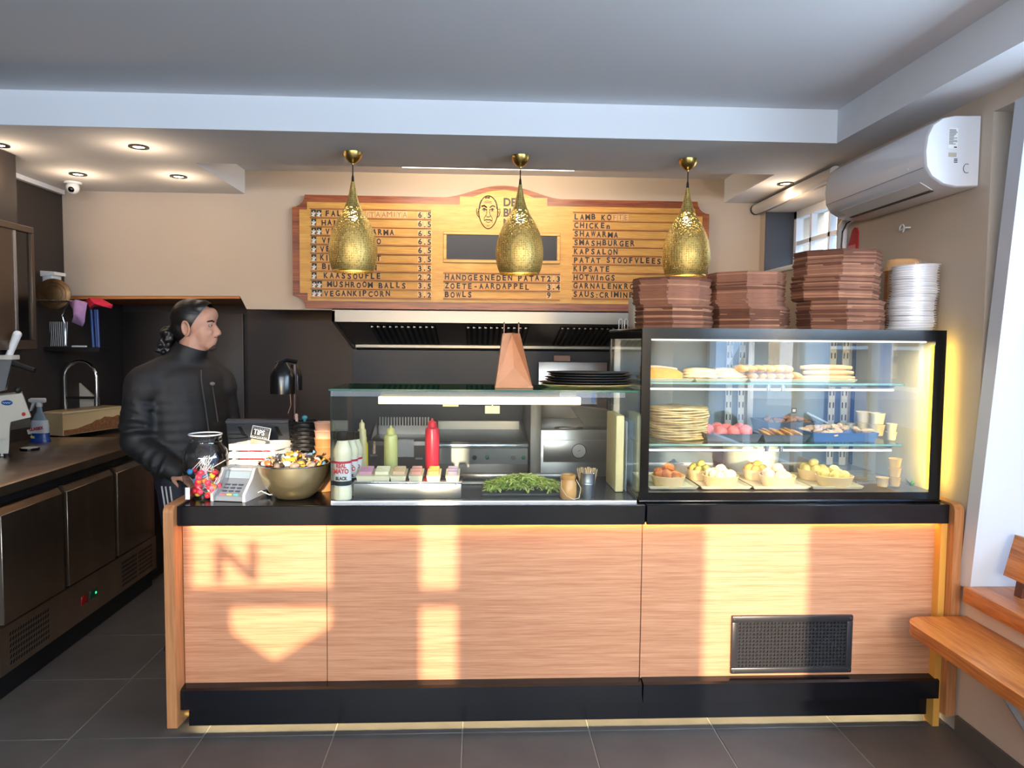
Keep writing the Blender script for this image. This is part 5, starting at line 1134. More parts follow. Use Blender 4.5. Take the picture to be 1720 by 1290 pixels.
def bucket():
    Y = 3.02; a, c = at(971, 832, Y), at(1001, 793, Y); X = (a.x+c.x)/2; r_ = (c.x-a.x)/2; h = c.z-ZT
    t = thing('zinc_bucket', 'small galvanised bucket holding wooden skewers', 'bucket', (X, Y, ZT)); o = (X, Y, ZT+.001)
    MB().lathe([(r_*.78, 0), (r_*.80, .004), (r_*.92, h*.55), (r_*.96, h*.56), (r_*.93, h*.6), (r_*.96, h*.64), (r_*.93, h*.68), (r_, h), (r_*.94, h), (r_*.72, .006), (0, .006)], o, 28).obj('body', mat('zinc', (150, 156, 164), .35, 1., var=.15, vscale=25), t)
    MB().tube([(X+r_*math.cos(k*math.pi/12), Y+r_*math.sin(k*math.pi/12), ZT+h) for k in range(24)], .002, 5, True).obj('rim', M_CHROME, t)
    me = MB().tube([(0, 0, 0), (0, 0, .118)], .0021, 5).mesh('skewer', mat('skewer_wood', (214, 178, 136), .6)); rnd = random.Random(8)
    for k in range(30):
        an = rnd.random()*6.28; q = r_*.62*math.sqrt(rnd.random()); s = link('skewer', me); s.location = (X+q*math.cos(an), Y+q*math.sin(an), ZT+.008); s.rotation_euler = (rnd.uniform(-.1, .1), .30*math.cos(an)*q/r_+rnd.uniform(-.05, .05), 0)
        tag(s, 'thin wooden skewer standing in the galvanised bucket', 'skewer', 'skewers in the bucket')
bucket()
p = at(1040, 770, 3.16); z1 = at(1040, 697, 3.16).z
cb = thing('cutting_board', 'cream plastic cutting board on edge beside the display case', 'cutting board', (p.x, 3.2, ZT))
MB().rbox(at(1033, 700, 3.16).x, at(1047, 700, 3.16).x, 3.13, 3.36, ZT+.001, z1, .006, 2).obj('board', mat('cream_board', (226, 212, 160), .5), cb)
p = at(1060, 770, 3.2)
tag(MB().rbox(at(1049, 700, 3.2).x, min(at(1071, 700, 3.2).x, .655), 3.14, 3.34, ZT+.001, at(1060, 706, 3.2).z, .003).obj('reflection_block', mat('painted_reflection', (196, 206, 226), .6)), 'tall pale block standing in for a reflection beside the display case', 'box')  # blue-white reflection of the case side, built as a pale solid
# ------------------------------------------------------------------ refrigerated glass display case
KX0, KX1, KY0, KY1, KZ0, KZ1 = .664, 1.925, 2.930, 3.66, ZT+.012, 1.655
ZB = KZ0+.032
ZS1, ZS2 = at(1250, 642, 3.02).z, at(1250, 744, 3.02).z
SX1 = at(1505, 645, 3.05).x
def case():
    t = thing('display_case', 'black-framed glass refrigerated display case full of snacks on the counter', 'display case', (1.3, 3.3, ZT))
    F = MATS['gloss_black']
    b = MB(); w = .034
    y0, y1 = KY0-.006, KY0+.0
    for q in ((KX0, KX1, KZ1-.045, KZ1), (KX0, KX1, KZ0, KZ0+.030), (KX0, KX0+.036, KZ0+.03, KZ1-.045), (KX1-.046, KX1, KZ0+.03, KZ1-.045)): b.box(q[0], q[1], y0, y1, q[2], q[3])
    b.obj('front_frame', F, t)
    MB().rbox(KX0-.002, KX1+.002, KY0, KY1, KZ1-.012, KZ1, .003).obj('top', F, t)
    MB().rbox(KX0-.003, KX1+.003, KY0-.012, KY1, ZT+.001, KZ0, .003).obj('base', F, t)
    MB().box(KX0+.004, KX1-.004, KY0+.01, KY1-.01, KZ0, ZB-.004).obj('deck', M_STEEL, t)
    MB().box(KX1-.0145, KX1-.0095, KY0+.03, KY1-.05, KZ0+.005, KZ1-.05).obj('side_lining', mat('white_lining', (236, 232, 214), .5), t)
    MB().box(KX0+.036, KX1-.046, KY0-.005, KY0-.001, KZ0+.03, KZ1-.045).obj('front_glass', M_GLASS2, t)
    for x in (KX0+.003, KX1-.008): 
        MB().box(x, x+.005, KY0+.02, KY1-.04, KZ0+.005, KZ1-.045).obj('side_glass', M_GLASS, t)
        f = MB().box(x-.002, x+.007, KY0, KY0+.02, KZ0, KZ1-.012).box(x-.002, x+.007, KY1-.04, KY1, KZ0, KZ1-.012).box(x-.002, x+.007, KY0+.02, KY1-.04, KZ1-.045, KZ1-.012); f.obj('side_frame', F, t)
    # back: two sliding doors with aluminium stiles
    xm = at(1255, 700, 3.62).x
    for xa, xb, y in ((KX0+.02, xm+.03, 3.625), (xm-.02, KX1-.02, 3.64)):
        fr = MB(); q = .03
        for z in ((xa, xb, KZ0+.005, KZ0+.035), (xa, xb, KZ1-.05, KZ1-.02), (xa, xa+q, KZ0+.035, KZ1-.05), (xb-q, xb, KZ0+.035, KZ1-.05)): fr.box(z[0], z[1], y, y+.012, z[2], z[3])
        d = fr.obj('sliding_door', M_ALU, t); MB().box(xa+q, xb-q, y+.004, y+.008, KZ0+.035, KZ1-.05).obj('door_glass', mat('misty_door', (120, 134, 142), .3), d)
    # slotted uprights
    MU = mat('upright_white', (206, 206, 200), .4)
    for px in (1224, 1245, 1397, 1418):
        x = at(px, 650, 3.585).x
        u = MB().box(x-.016, x+.016, 3.58, 3.59, ZB, KZ1-.02).obj('upright', MU, t)
        s = MB(); z = ZB+.04
        while z < KZ1-.06:
            for dx in (-.009, .009): s.box(x+dx-.0028, x+dx+.0028, 3.5785, 3.5805, z, z+.028)
            z += .062
        o = s.obj('slots', M_BLACK, u)
    # glass shelves on chrome tubes with brackets
    for z in (ZS1, ZS2):
        sf = MB().box(KX0+.03, SX1, KY0+.06, 3.56, z-.008, z).obj('shelf', glass_mat('shelf_glass', (226, 242, 234), 1.0), t)
        MB().box(KX0+.03, SX1, KY0+.0575, KY0+.0595, z-.008, z).obj('shelf_edge', mat('pale_green_edge', (150, 196, 176), .2), sf)
        MB().tube([(KX0+.05, KY0+.085, z-.030), (SX1-.03, KY0+.085, z-.030)], .0045, 8).obj('support_tube', mat('shelf_tube_glow', (255, 250, 236), .4, emit=1.0), sf)  # chrome support tube, its bright look added as emission
        light('shelf_fill', 'AREA', 1.0, (1, .95, .84), ((KX0+SX1)/2, KY0+.09, z-.040), (R(25), 0, 0), shape='RECTANGLE', size=1.0, size_y=.012)  # added fill under the shelf, no lamp fitted there
        for px in (1288, 1312): 
            x = at(px, 700, 3.02).x
            MB().tube([(x, KY0+.085, z-.010), (x, KY0+.085, z-.034)], .011, 10).obj('clamp', M_CHROME, sf)
        for x in (KX0+.06, SX1-.03): MB().prism([(KY0+.07, z-.009), (3.57, z-.009), (3.57, z-.05), (KY0+.09, z-.020)], x-.002, x+.002, 'x').obj('bracket', M_STEEL, sf)
    # added white fill strip under the top; yellow lamp strip up the right side
    MB().rbox(KX0+.05, KX1-.06, KY0+.03, KY0+.055, KZ1-.052, KZ1-.034, .003).obj('top_fill_strip', mat('case_glow', (255, 248, 224), .5, emit=1.6), t)
    MB().rbox(KX1-.046, KX1-.034, KY0+.012, KY0+.024, KZ0+.04, KZ1-.06, .002).obj('side_lamp', mat('yellow_glow', (255, 214, 60), .5, emit=3), t)
    # drain grille in the deck
    b = MB()
    for k in range(9): b.box(SX1-.12+.0*k, KX1-.05, 3.12+.035*k, 3.13+.035*k, ZB-.004, ZB+.004)
    b.obj('air_grille', M_ALU, t)
    # control sticker row along the bottom frame
case()
light('case_yellow', 'AREA', 1.7, (1, .64, .05), (KX1-.04, KY0+.04, 1.28), (R(90), 0, R(-17)), shape='RECTANGLE', size=.012, size_y=.55)
MB().box(KX1+.002, KX1+.006, KY0+.06, KY0+.07, KZ0+.02, KZ1-.02).obj('edge_lamp', MATS['yellow_glow'], bpy.data.objects['display_case'])
light('wall_glow', 'AREA', .7, (1, .74, .14), (KX1+.008, KY0+.065, 1.30), (0, R(-90), 0), shape='RECTANGLE', size=.62, size_y=.012)
light('case_fill', 'AREA', 3.5, (1, .93, .78), ((KX0+KX1)/2, KY0+.10, KZ1-.055), (R(-12), 0, 0), shape='RECTANGLE', size=1.1, size_y=.05)  # added fill that brightens the case interior

def V(px, py, Y): return at(px, py, Y)
MTRAY = mat('cream_tray', (240, 228, 190), .4)
def flat_tray(px0, px1, Y0, Y1, z, label, m=MTRAY, h=.012):
    l, r_ = V(px0, 640, Y0).x, V(px1, 640, Y0).x
    t = thing('serving_tray', label, 'tray', ((l+r_)/2, (Y0+Y1)/2, z))
    MB().rbox(l+.008, r_-.008, Y0+.008, Y1-.008, z+.0008, z+.004, .001, 1).obj('base', m, t)
    b = MB()
    for (A, B, C, D) in (((l+.008, Y0+.008), (r_-.008, Y0+.008), (r_, Y0), (l, Y0)), ((r_-.008, Y0+.008), (r_-.008, Y1-.008), (r_, Y1), (r_, Y0)), ((r_-.008, Y1-.008), (l+.008, Y1-.008), (l, Y1), (r_, Y1)), ((l+.008, Y1-.008), (l+.008, Y0+.008), (l, Y0), (l, Y1))):
        b.add([(*A, z+.001), (*B, z+.001), (*C, z+h), (*D, z+h), (*A, z+.004), (*B, z+.004), (*C, z+h+.002), (*D, z+h+.002)], [(0, 1, 2, 3), (7, 6, 5, 4), (2, 6, 7, 3), (0, 4, 5, 1)])
    b.obj('rim', m, t, 0); return t
zt1 = ZS1+.0008
flat_tray(1090, 1166, 3.02, 3.30, ZS1, 'cream tray under the orange cake on the top shelf')
flat_tray(1168, 1256, 3.02, 3.30, ZS1, 'cream tray under the folded flatbreads on the top shelf')
flat_tray(1259, 1440, 3.02, 3.30, ZS1, 'long cream tray under the bread rolls on the top shelf')
zi = ZS1+.005
# cake
a, c = V(1090, 635, 3.06), V(1147, 616, 3.06)
ck = thing('sponge_cake', 'orange sponge cake with pale icing at the left of the top shelf', 'cake', ((a.x+c.x)/2, 3.12, zi)); h = .052
a.x = max(a.x, KX0+.045)
pr = [(a.x, zi)]+[(c.x, zi), (c.x+.002, zi+h*.55)]+[(c.x-(c.x-a.x)*k/6, zi+h*(.6+.4*math.sin(math.pi*(.12+.5*k/6)))) for k in range(1, 7)]
MB().prism(pr, 3.06, 3.24, 'y').obj('sponge', mat('orange_sponge', (226, 160, 60), .8, var=.15, vscale=60, bump=.4, bscale=160), ck)
MB().prism([(x, z+.001) for x, z in pr[3:]]+[(x, z+.007) for x, z in pr[3:]][::-1], 3.059, 3.241, 'y').obj('icing', mat('peach_icing', (238, 190, 150), .6), ck)
# folded flatbreads
MPITA = mat('pita', (240, 224, 172), .75, var=.12, vscale=40, col2=(222, 190, 120), bump=.3, bscale=90)
for k, (p0, p1, y_, lab) in enumerate(((1150, 1205, 3.10, 'left'), (1196, 1254, 3.14, 'right'))):
    a, c = V(p0, 635, y_), V(p1, 617, y_); x = (a.x+c.x)/2
    for q in range(3):
        b = MB().ball((x+.004*q, y_+.03*q, zi+.014+.011*q), ((c.x-a.x)/2, .085, .014), 20, 8, jit=.03)
        tag(b.obj('flatbread', MPITA), ('lowest', 'middle', 'topmost')[q]+' folded flatbread in the %s pile on the top shelf' % lab, 'bread', 'folded flatbreads')
MROLL = mat('bread_roll', (228, 198, 142), .7, var=.2, vscale=18, col2=(196, 150, 90), bump=.15, bscale=70)
n = 0
for row, (p0, cnt, zz) in enumerate(((1266, 6, .018), (1250, 6, .048))):
    for k in range(cnt):
        p = V(p0+15.0*k, 630, 3.08); 
        o = MB().ball((p.x, 3.13, zi+zz), (.0205, .085, .0175), 12, 10, jit=.02).obj('bread_roll', MROLL)
        tag(o, 'long bread roll, number %s from the left in the %s row on the top shelf' % (('one', 'two', 'three', 'four', 'five', 'six')[k], ('lower', 'upper')[row]), 'bread roll', 'bread rolls on the top shelf')
MSAUS = mat('baguette_tan', (218, 168, 112), .65, var=.15, vscale=20, bump=.1, bscale=80)
for k, (p0, p1, zz, lab) in enumerate(((1345, 1435, .012, 'lowest'), (1349, 1433, .034, 'middle'), (1344, 1430, .056, 'topmost'))):
    a, c = V(p0, 630, 3.10), V(p1, 630, 3.10)
    o = MB().tube([(a.x, 3.10, zi+zz)]+[(a.x+(c.x-a.x)*q/5, 3.10, zi+zz+.001) for q in range(1, 5)]+[(c.x, 3.10, zi+zz)], [.007, .0115, .012, .012, .0115, .007], 12).obj('baguette', MSAUS)
    tag(o, lab+' thin baguette in the pile at the right of the top shelf', 'bread', 'thin baguettes')
# middle shelf
z2 = ZS2+.0008
p = V(1140, 700, 3.2); MFB = mat('flatbread_skin', (240, 218, 158), .75, var=.25, vscale=26, col2=(206, 160, 90), bump=.35, bscale=60)
rr = (V(1190, 700, 3.2).x-V(1092, 700, 3.2).x)/2
for k in range(13):
    b = MB(); n_ = 26; rnd = random.Random(k); z = z2+.0105*k
    prof = [(rr*.98, .001), (rr, .004), (rr*.985, .008), (rr*.9, .010), (0, .011)]
    vs = []; b.lathe([(r_*(1), q) for r_, q in prof], (0, 0, 0), n_)
    b.v = [(x*(1+.03*math.sin(3*math.atan2(y, x)+k)+.012*math.sin(7*math.atan2(y, x)+2*k)), y*(1+.03*math.sin(3*math.atan2(y, x)+k)), q+.0025*math.sin(4*math.atan2(y, x)+k*1.7)*math.hypot(x, y)/rr) for x, y, q in b.v]
    o = b.obj('round_flatbread', MFB); o.location = (p.x+rnd.uniform(-.004, .004), 3.2+rnd.uniform(-.004, .004), z+.001)
    tag(o, 'round flatbread, %s in the tall pile on the middle shelf' % nth(k, 13), 'flatbread', 'piled round flatbreads')
def food_tray(px0, px1, Y0, Y1, z, h, m, label):
    l, r_ = V(px0, 715, Y0).x, V(px1, 715, Y0).x
    t = thing('food_tray', label, 'tray', ((l+r_)/2, (Y0+Y1)/2, z)); b = MB(); tp = .014; w = .003
    O = [(l+tp, Y0+tp), (r_-tp, Y0+tp), (r_-tp, Y1-tp), (l+tp, Y1-tp)]; T = [(l, Y0), (r_, Y0), (r_, Y1), (l, Y1)]
    I = [(l+w*2, Y0+w*2), (r_-w*2, Y0+w*2), (r_-w*2, Y1-w*2), (l+w*2, Y1-w*2)]; J = [(x, y) for x, y in O]
    vs = [(x, y, z) for x, y in O]+[(x, y, z+h) for x, y in T]+[(x, y, z+h) for x, y in I]+[(x, y, z+.005) for x, y in J]
    fs = [(0, 3, 2, 1), (12, 13, 14, 15)]
    for i in range(4): j = (i+1) % 4; fs += [(i, j, 4+j, 4+i), (4+i, 4+j, 8+j, 8+i), (8+i, 8+j, 12+j, 12+i)]
    b.add(vs, fs).obj('shell', m, t, 0); return l, r_
MNAVY = mat('slate_tray', (74, 84, 100), .4); MBLUE = mat('blue_tray', (70, 112, 170), .35)
def mixed_bits(name, l, r_, Y0, Y1, z, n, m, rad, label, cat, group, seed, hump=.02, sx=1.4):
    rnd = random.Random(seed); ms = [MB().ball((0, 0, 0), (rad*sx*rnd.uniform(.8, 1.2), rad, rad*.7), 8, 6, jit=.15).mesh(name, m) for _ in range(4)]
    for k in range(n):
        u, v = rnd.random(), rnd.random()
        o = link(name, ms[k % 4]); o.location = (l+.02+u*(r_-l-.04), Y0+.02+v*(Y1-Y0-.04), z+hump*math.sin(math.pi*u)*math.sin(math.pi*v)+rnd.uniform(0, .006)); o.rotation_euler = (rnd.uniform(-.4, .4), rnd.uniform(-.4, .4), rnd.random()*3.14)
        tag(o, label, cat, group)
# pink balls
l, r_ = food_tray(1186, 1281, 3.04, 3.20, z2, .034, MNAVY, 'slate tray of pink meatballs on the middle shelf')
MPINK = mat('raw_pink', (226, 122, 116), .5, var=.15, vscale=60, bump=.3, bscale=120); rb = .0295
for k, (u, v, q) in enumerate(((.12, .72, .03), (.30, .3, .03), (.52, .72, .034), (.56, .28, .03), (.82, .3, .034), (.34, .76, .036), (.80, .76, .034))):
    o = MB().ball((l+.016+u*(r_-l-.032), 3.05+.14*v, z2+q+.006), rb, 14, 10, jit=.02).obj('meatball', MPINK)
    tag(o, 'raw pink meatball, %s' % ('leftmost at the back', 'front left', 'back middle right', 'front middle', 'front right', 'back left of middle', 'back right')[k], 'meatball', 'pink meatballs in the slate tray')
l, r_ = food_tray(1283, 1362, 3.04, 3.22, z2, .030, MNAVY, 'slate tray of brown patties beside the pink meatballs')
MPAT = mat('brown_patty', (190, 140, 76), .7, var=.25, vscale=40, bump=.4, bscale=90)
for k in range(7):
    o = MB().ball((0, 0, 0), (.034, .03, .009), 14, 6, jit=.05).obj('patty', MPAT); o.location = (l+.03+k*(r_-l-.06)/6, 3.10+.02*(k % 2), z2+.030+.003*(k % 3)); o.rotation_euler = (0, .5, 0)
    tag(o, 'brown fried patty overlapping in the slate tray, %s from the left' % ('first', 'second', 'third', 'fourth', 'fifth', 'sixth', 'seventh')[k], 'patty', 'patties in the slate tray')
l, r_ = food_tray(1290, 1378, 3.26, 3.48, z2, .060, MNAVY, 'deep slate tray of crumbed bites at the back of the middle shelf')
mixed_bits('crumbed_bite', l, r_, 3.26, 3.48, z2+.052, 26, mat('crumb_brown', (186, 128, 90), .8, var=.25, vscale=60), .013, 'crumbed brown bite heaped in the deep back tray', 'snack', 'crumbed bites in the back tray', 4)
p = V(1333, 690, 3.36)
pc = thing('price_card', 'small black price card stuck in the crumbed bites', 'price card', (p.x, 3.36, z2+.07)); MB().box(p.x-.012, p.x+.012, 3.355, 3.358, p.z-.012, p.z+.014).obj('card', M_BLACK, pc); MB().box(p.x-.007, p.x+.007, 3.3542, 3.355, p.z-.004, p.z+.008).obj('print', M_WHITE, pc)
l, r_ = food_tray(1366, 1478, 3.04, 3.24, z2, .040, MBLUE, 'blue tray of pale breaded chicken on the middle shelf')
mixed_bits('chicken_strip', l, r_, 3.04, 3.24, z2+.034, 24, mat('pale_breaded', (226, 186, 150), .8, var=.2, vscale=50, bump=.4, bscale=120), .017, 'pale breaded chicken strip piled in the blue tray', 'chicken', 'chicken strips in the blue tray', 6)
l2, r2 = food_tray(1300, 1372, 3.235, 3.255, z2, .01, MNAVY, 'thin slate divider tray behind the patties') if False else (0, 0)
a, c = V(1356, 694, 3.30), V(1392, 715, 3.2)
tag(MB().tube([(a.x, 3.30, a.z), (c.x, 3.20, z2+.062)], [.006, .004], 8).obj('tongs', mat('clear_tongs', (200, 214, 226), .2)), 'clear plastic tongs resting in the blue chicken tray', 'tongs')
mcup = mat('white_pot', (236, 226, 208), .5)
pot = MB().lathe([(.024, 0), (.031, .044), (.033, .046), (.033, .049), (.030, .047), (.023, .003), (0, .003)], seg=24).mesh('paper_pot', mcup)
def pots(px, Y, z, n, lab, scale=1., m=None):
    x = V(px, 700, Y).x
    for k in range(n):
        o = link('paper_pot', m or pot); o.location = (x, Y, z+.001+.050*k*scale); o.scale = (scale,)*3
        tag(o, ('white paper pot at the bottom ' if k == 0 else 'white paper pot at the top ' if k == n-1 else 'white paper pot in the middle ')+lab, 'pot', 'white paper pots in the case')
pots(1450, 3.34, z2, 2, 'of the back stack on the middle shelf', 1.05); pots(1474, 3.27, z2, 2, 'of the centre stack on the middle shelf', 1.05); pots(1498, 3.12, z2, 2, 'of the short stack at the shelf end', .72)
pots(1430, 3.42, z2, 1, 'standing singly at the back of the shelf', .8)
# bottom deck
zb = ZB+.0008
flat_tray(1094, 1178, 2.97, 3.30, ZB, 'cream tray under the wings on the case floor'); flat_tray(1182, 1268, 2.97, 3.30, ZB, 'cream tray under the dough balls on the case floor'); flat_tray(1271, 1368, 2.97, 3.30, ZB, 'cream tray under the mixed balls on the case floor'); flat_tray(1371, 1458, 2.97, 3.30, ZB, 'cream tray under the potatoes on the case floor')
MBOWL = mat('cream_card_bowl', (238, 206, 150), .55)
def bowl(px, py_top, rpx, Y, label, items, mi, ri, cat, ilab, group, seed, h=.045):
    x = V(px, py_top, Y).x; r_ = rpx/1230*Y; z = ZB+.006; rnd = random.Random(seed)
    t = thing('snack_bowl', label, 'bowl', (x, Y, z), group='cream card bowls')
    MB().lathe([(r_*.82, 0), (r_, h-.003), (r_*1.02, h), (r_*.98, h+.001), (r_*.80, .004), (0, .004)], (x, Y, z), 36).obj('wall', MBOWL, t)
    MB().lathe([(r_*.8, .004), (r_*.96, h-.012), (0, h-.012)], (x, Y, z), 24).obj('filling', mi, t)
    for k in range(items):
        an = 6.283*k/items*1.0+rnd.uniform(-.2, .2); q = 0 if (k == 0 and items > 4) else r_*.56
        zz = z+h+ri*.1+(ri*.9 if q == 0 else 0)+rnd.uniform(-.003, .003)
        o = MB().ball((0, 0, 0), (ri, ri*rnd.uniform(.85, 1), ri*rnd.uniform(.8, .95)), 12, 9, jit=.14 if mi is MWING else .035).obj(cat.replace(' ', '_'), mi); o.location = (x+q*math.cos(an), Y+q*math.sin(an), zz); o.rotation_euler = (rnd.random(), rnd.random(), rnd.random()*3)
        tag(o, ilab, cat, group)
MWING = mat('chicken_wing', (216, 128, 44), .5, var=.4, vscale=50, col2=(166, 78, 20), bump=.5, bscale=80); MDOUGH = mat('dough_ball', (238, 226, 176), .7, var=.12, vscale=30, bump=.2, bscale=100)
MMIX = mat('pinkish_ball', (232, 196, 160), .7, var=.25, vscale=30); MPOT = mat('baby_potato', (232, 206, 110), .6, var=.15, vscale=30); MGOLD = mat('golden_ball', (222, 178, 70), .6, var=.2, vscale=30)
bowl(1122, 808, 29, 3.03, 'cream bowl of glazed chicken wings, leftmost on the case floor', 7, MWING, .026, 'chicken wing', 'glazed brown chicken wing heaped in the leftmost bowl', 'chicken wings', 1)
bowl(1177, 795, 24, 3.18, 'cream bowl of olive pieces behind the dough balls', 6, mat('olive_bit', (196, 180, 90), .6, var=.2, vscale=30), .02, 'fried bite', 'olive-yellow fried bite in the bowl behind the dough balls', 'olive fried bites', 2)
bowl(1210, 806, 30, 3.03, 'cream bowl heaped with pale dough balls', 9, MDOUGH, .024, 'dough ball', 'pale round dough ball heaped in its cream bowl', 'dough balls', 3)
bowl(1271, 793, 24, 3.18, 'cream bowl of golden balls in front of the white tub', 6, MGOLD, .022, 'golden ball', 'golden ball in the bowl in front of the white tub', 'golden balls', 4)
bowl(1306, 806, 30, 3.03, 'cream bowl of pinkish crumbed balls', 7, MMIX, .025, 'crumbed ball', 'pinkish crumbed ball heaped in the front bowl', 'crumbed balls', 5)
bowl(1366, 794, 26, 3.18, 'cream bowl of yellow potatoes, the rear one of two', 7, MPOT, .024, 'potato', 'small yellow potato heaped in the rear potato bowl', 'potatoes in the rear bowl', 6)
bowl(1401, 806, 31, 3.03, 'cream bowl of yellow potatoes, the front one of two', 9, MPOT, .024, 'potato', 'small yellow potato heaped in the front potato bowl', 'potatoes in the front bowl', 7)
x = V(1262, 780, 3.42).x; rr = 48/1230*3.42
tb = thing('plastic_tub', 'large translucent white tub at the back of the case floor', 'tub', (x, 3.42, ZB)); hh = ZS2-.045-ZB
MB().lathe([(rr*.86, 0), (rr*.97, hh-.02), (rr, hh-.018), (rr, hh), (rr*.95, hh), (rr*.84, .006), (0, .006)], (x, 3.42, ZB+.001), 36).obj('wall', mat('milky_plastic', (232, 230, 200), .35), tb)
for q in (.02, .034): MB().tube([(x+rr*.985*math.cos(k*math.pi/18), 3.42+rr*.985*math.sin(k*math.pi/18), ZB+hh-q-.004) for k in range(36)], .0022, 5, True).obj('rib', mat('milky_plastic', (232, 230, 200), .35), tb)
ypot = MB().lathe([(.024, 0), (.031, .044), (.033, .046), (.033, .049), (.030, .047), (.023, .003), (0, .003)], seg=24).mesh('paper_pot', mat('yellowish_pot', (232, 190, 110), .5))
for px, Y, n_, lab in ((1482, 3.03, 1, 'single yellowish paper pot on the case floor by the tray end'), (1502, 3.04, 3, '')):
    for k in range(n_):
        o = link('paper_pot', ypot); s_ = .80; o.scale = (s_,)*3; o.location = (V(px, 815, Y).x, Y, ZB+.002+.040*k)
        tag(o, lab or ('bottom', 'middle', 'topmost')[k]+' yellowish paper pot in the three-high stack on the case floor', 'pot', 'yellowish paper pots')
p = V(1533, 822, 3.02); gp = thing('parsley_sprig', 'green parsley sprig in the front right corner of the case', 'herb', (p.x, 3.02, ZB))
ML_ = mat('parsley', (70, 130, 60), .5, var=.3, vscale=40); rnd = random.Random(9)
for k in range(22):
    an = rnd.random()*6.28; l = rnd.uniform(.02, .05); e = rnd.uniform(.3, 1.3); d = Vector((math.cos(an)*math.cos(e), math.sin(an)*math.cos(e)*.6, math.sin(e)))*l; o_ = Vector((p.x, 3.03, ZB+.002)); s = Vector((-math.sin(an), math.cos(an), 0))*.005
    MB().add([o_, o_+d*.5+s, o_+d, o_+d*.5-s, o_+d*.5+Vector((0, 0, .002))], [(0, 1, 4), (1, 2, 4), (2, 3, 4), (3, 0, 4)]).obj('leaf', ML_, gp)

# ------------------------------------------------------------------ stacks on top of the case
ZK = KZ1+.0008
def oct_tray(w, d, m, name):
    """shallow eight-sided card tray; flared rim, chamfered corners"""
    def o8(sx, sy, z, c): return [(-sx+c, -sy, z), (sx-c, -sy, z), (sx, -sy+c, z), (sx, sy-c, z), (sx-c, sy, z), (-sx+c, sy, z), (-sx, sy-c, z), (-sx, -sy+c, z)]
    L = [o8(w*.955, d*.955, 0, w*.55), o8(w, d, .010, w*.57), o8(w*.985, d*.985, .0115, w*.57), o8(w*.94, d*.94, .003, w*.55)]
    vs = [p for l in L for p in l]; fs = [tuple(range(8))[::-1], tuple(range(24, 32))]
    for i in range(3):
        for k in range(8): j = (k+1) % 8; fs.append((i*8+k, i*8+j, (i+1)*8+j, (i+1)*8+k))
    b = MB().add(vs, fs); return b.mesh(name, m, 0)
MK1 = mat('brown_card', (150, 104, 82), .8, var=.12, vscale=14); MK2 = mat('tan_card', (182, 134, 104), .8, var=.1, vscale=14)
tm = [oct_tray(.160, .14, MK1, 'card_tray'), oct_tray(.157, .137, MK2, 'card_tray'), oct_tray(.162, .141, mat('dark_card', (112, 72, 54), .8, var=.12, vscale=14), 'card_tray')]
def tray_stack(px, Y, tiers, lab, scale=1., seed=0):
    rnd = random.Random(seed); z = ZK; x0 = V(px, 540, Y).x; k = 0
    for ti, (n_, dx, dy, rz, tilt) in enumerate(tiers):
        for i in range(n_):
            o = link('card_tray', tm[rnd.choice((0, 0, 1, 2))]); st = .0058
            o.location = (x0+dx+rnd.uniform(-.004, .004), Y+dy+rnd.uniform(-.004, .004), z+.0005); o.rotation_euler = (tilt*.3+rnd.uniform(-.008, .008), tilt+rnd.uniform(-.012, .012), rz+rnd.uniform(-.02, .02)); o.scale = (scale,)*3
            tag(o, 'brown card tray, %s in the %s bundle of the %s stack' % (nth(i, n_), (('lower', 'upper') if len(tiers) == 2 else ('bottom', 'middle', 'top'))[ti], lab), 'card tray', 'card trays, %s stack' % lab); z += st
        z += .006
    return z
tray_stack(1132, 3.13, [(16, 0, 0, .14, .0), (18, -.014, .0, .10, .012)], 'left', 1.0, 1)
tray_stack(1256, 3.13, [(15, .006, .0, .10, .0), (24, -.008, .01, .13, -.010)], 'middle', 1.0, 2)
tray_stack(1398, 3.10, [(19, .012, -.045, .13, .0), (17, -.008, -.030, .08, .008), (17, .0, -.025, .12, -.012)], 'right', 1.08, 3)
p = V(1528, 548, 3.09); rl = 38/1230*3.09
lidm = MB().lathe([(rl*.90, 0), (rl*.92, .005), (rl, .0065), (rl, .0085), (rl*.9, .0085), (rl*.86, .0105), (0, .0105)], seg=36).mesh('cup_lid', mat('clear_lid', (250, 250, 252), .45))
for k in range(27):
    o = link('cup_lid', lidm); o.location = (p.x+.004*math.sin(k*.5)+.0006*k, 3.09+.002*math.cos(k), ZK+.0005+.0104*k); o.rotation_euler = (random.uniform(-.015, .015), random.uniform(-.02, .02)-.03*(k > 22), 0)
    tag(o, 'clear plastic lid, %s in the tall wrapped stack on the case' % nth(k, 27), 'lid', 'clear plastic lids')
b = MB(); sv = []
b.lathe([(rl*1.0, 0), (rl*1.03, .01), (rl*1.015, .05), (rl*1.035, .10), (rl*1.015, .15), (rl*1.03, .2), (rl*1.03, .25), (rl*1.07, .286)], (p.x+.008, 3.09, ZK+.001), 40, caps=False)
b.v = [(x+.0025*math.sin(z*140+x*90), y+.0025*math.sin(z*170+y*60), z) for x, y, z in b.v]
tag(b.obj('plastic_sleeve', glass_mat('crinkled_film', (252, 252, 253), .8, .2)), 'crinkled clear plastic sleeve around the stack of lids', 'plastic sleeve')
kb = MB().lathe([(.052, 0), (.072, .045), (.074, .046), (.074, .049), (.070, .047), (.050, .003), (0, .003)], seg=32).mesh('kraft_bowl', mat('kraft_bowl_card', (190, 126, 72), .7))
p = V(1512, 545, 3.30)
for k in range(20):
    o = link('kraft_bowl', kb); o.location = (p.x, 3.30, ZK+.0005+.0118*k); tag(o, 'tan kraft paper bowl, %s in the stack behind the clear lids' % nth(k, 20), 'paper bowl', 'kraft paper bowls')
z = ZK+.0118*19+.05
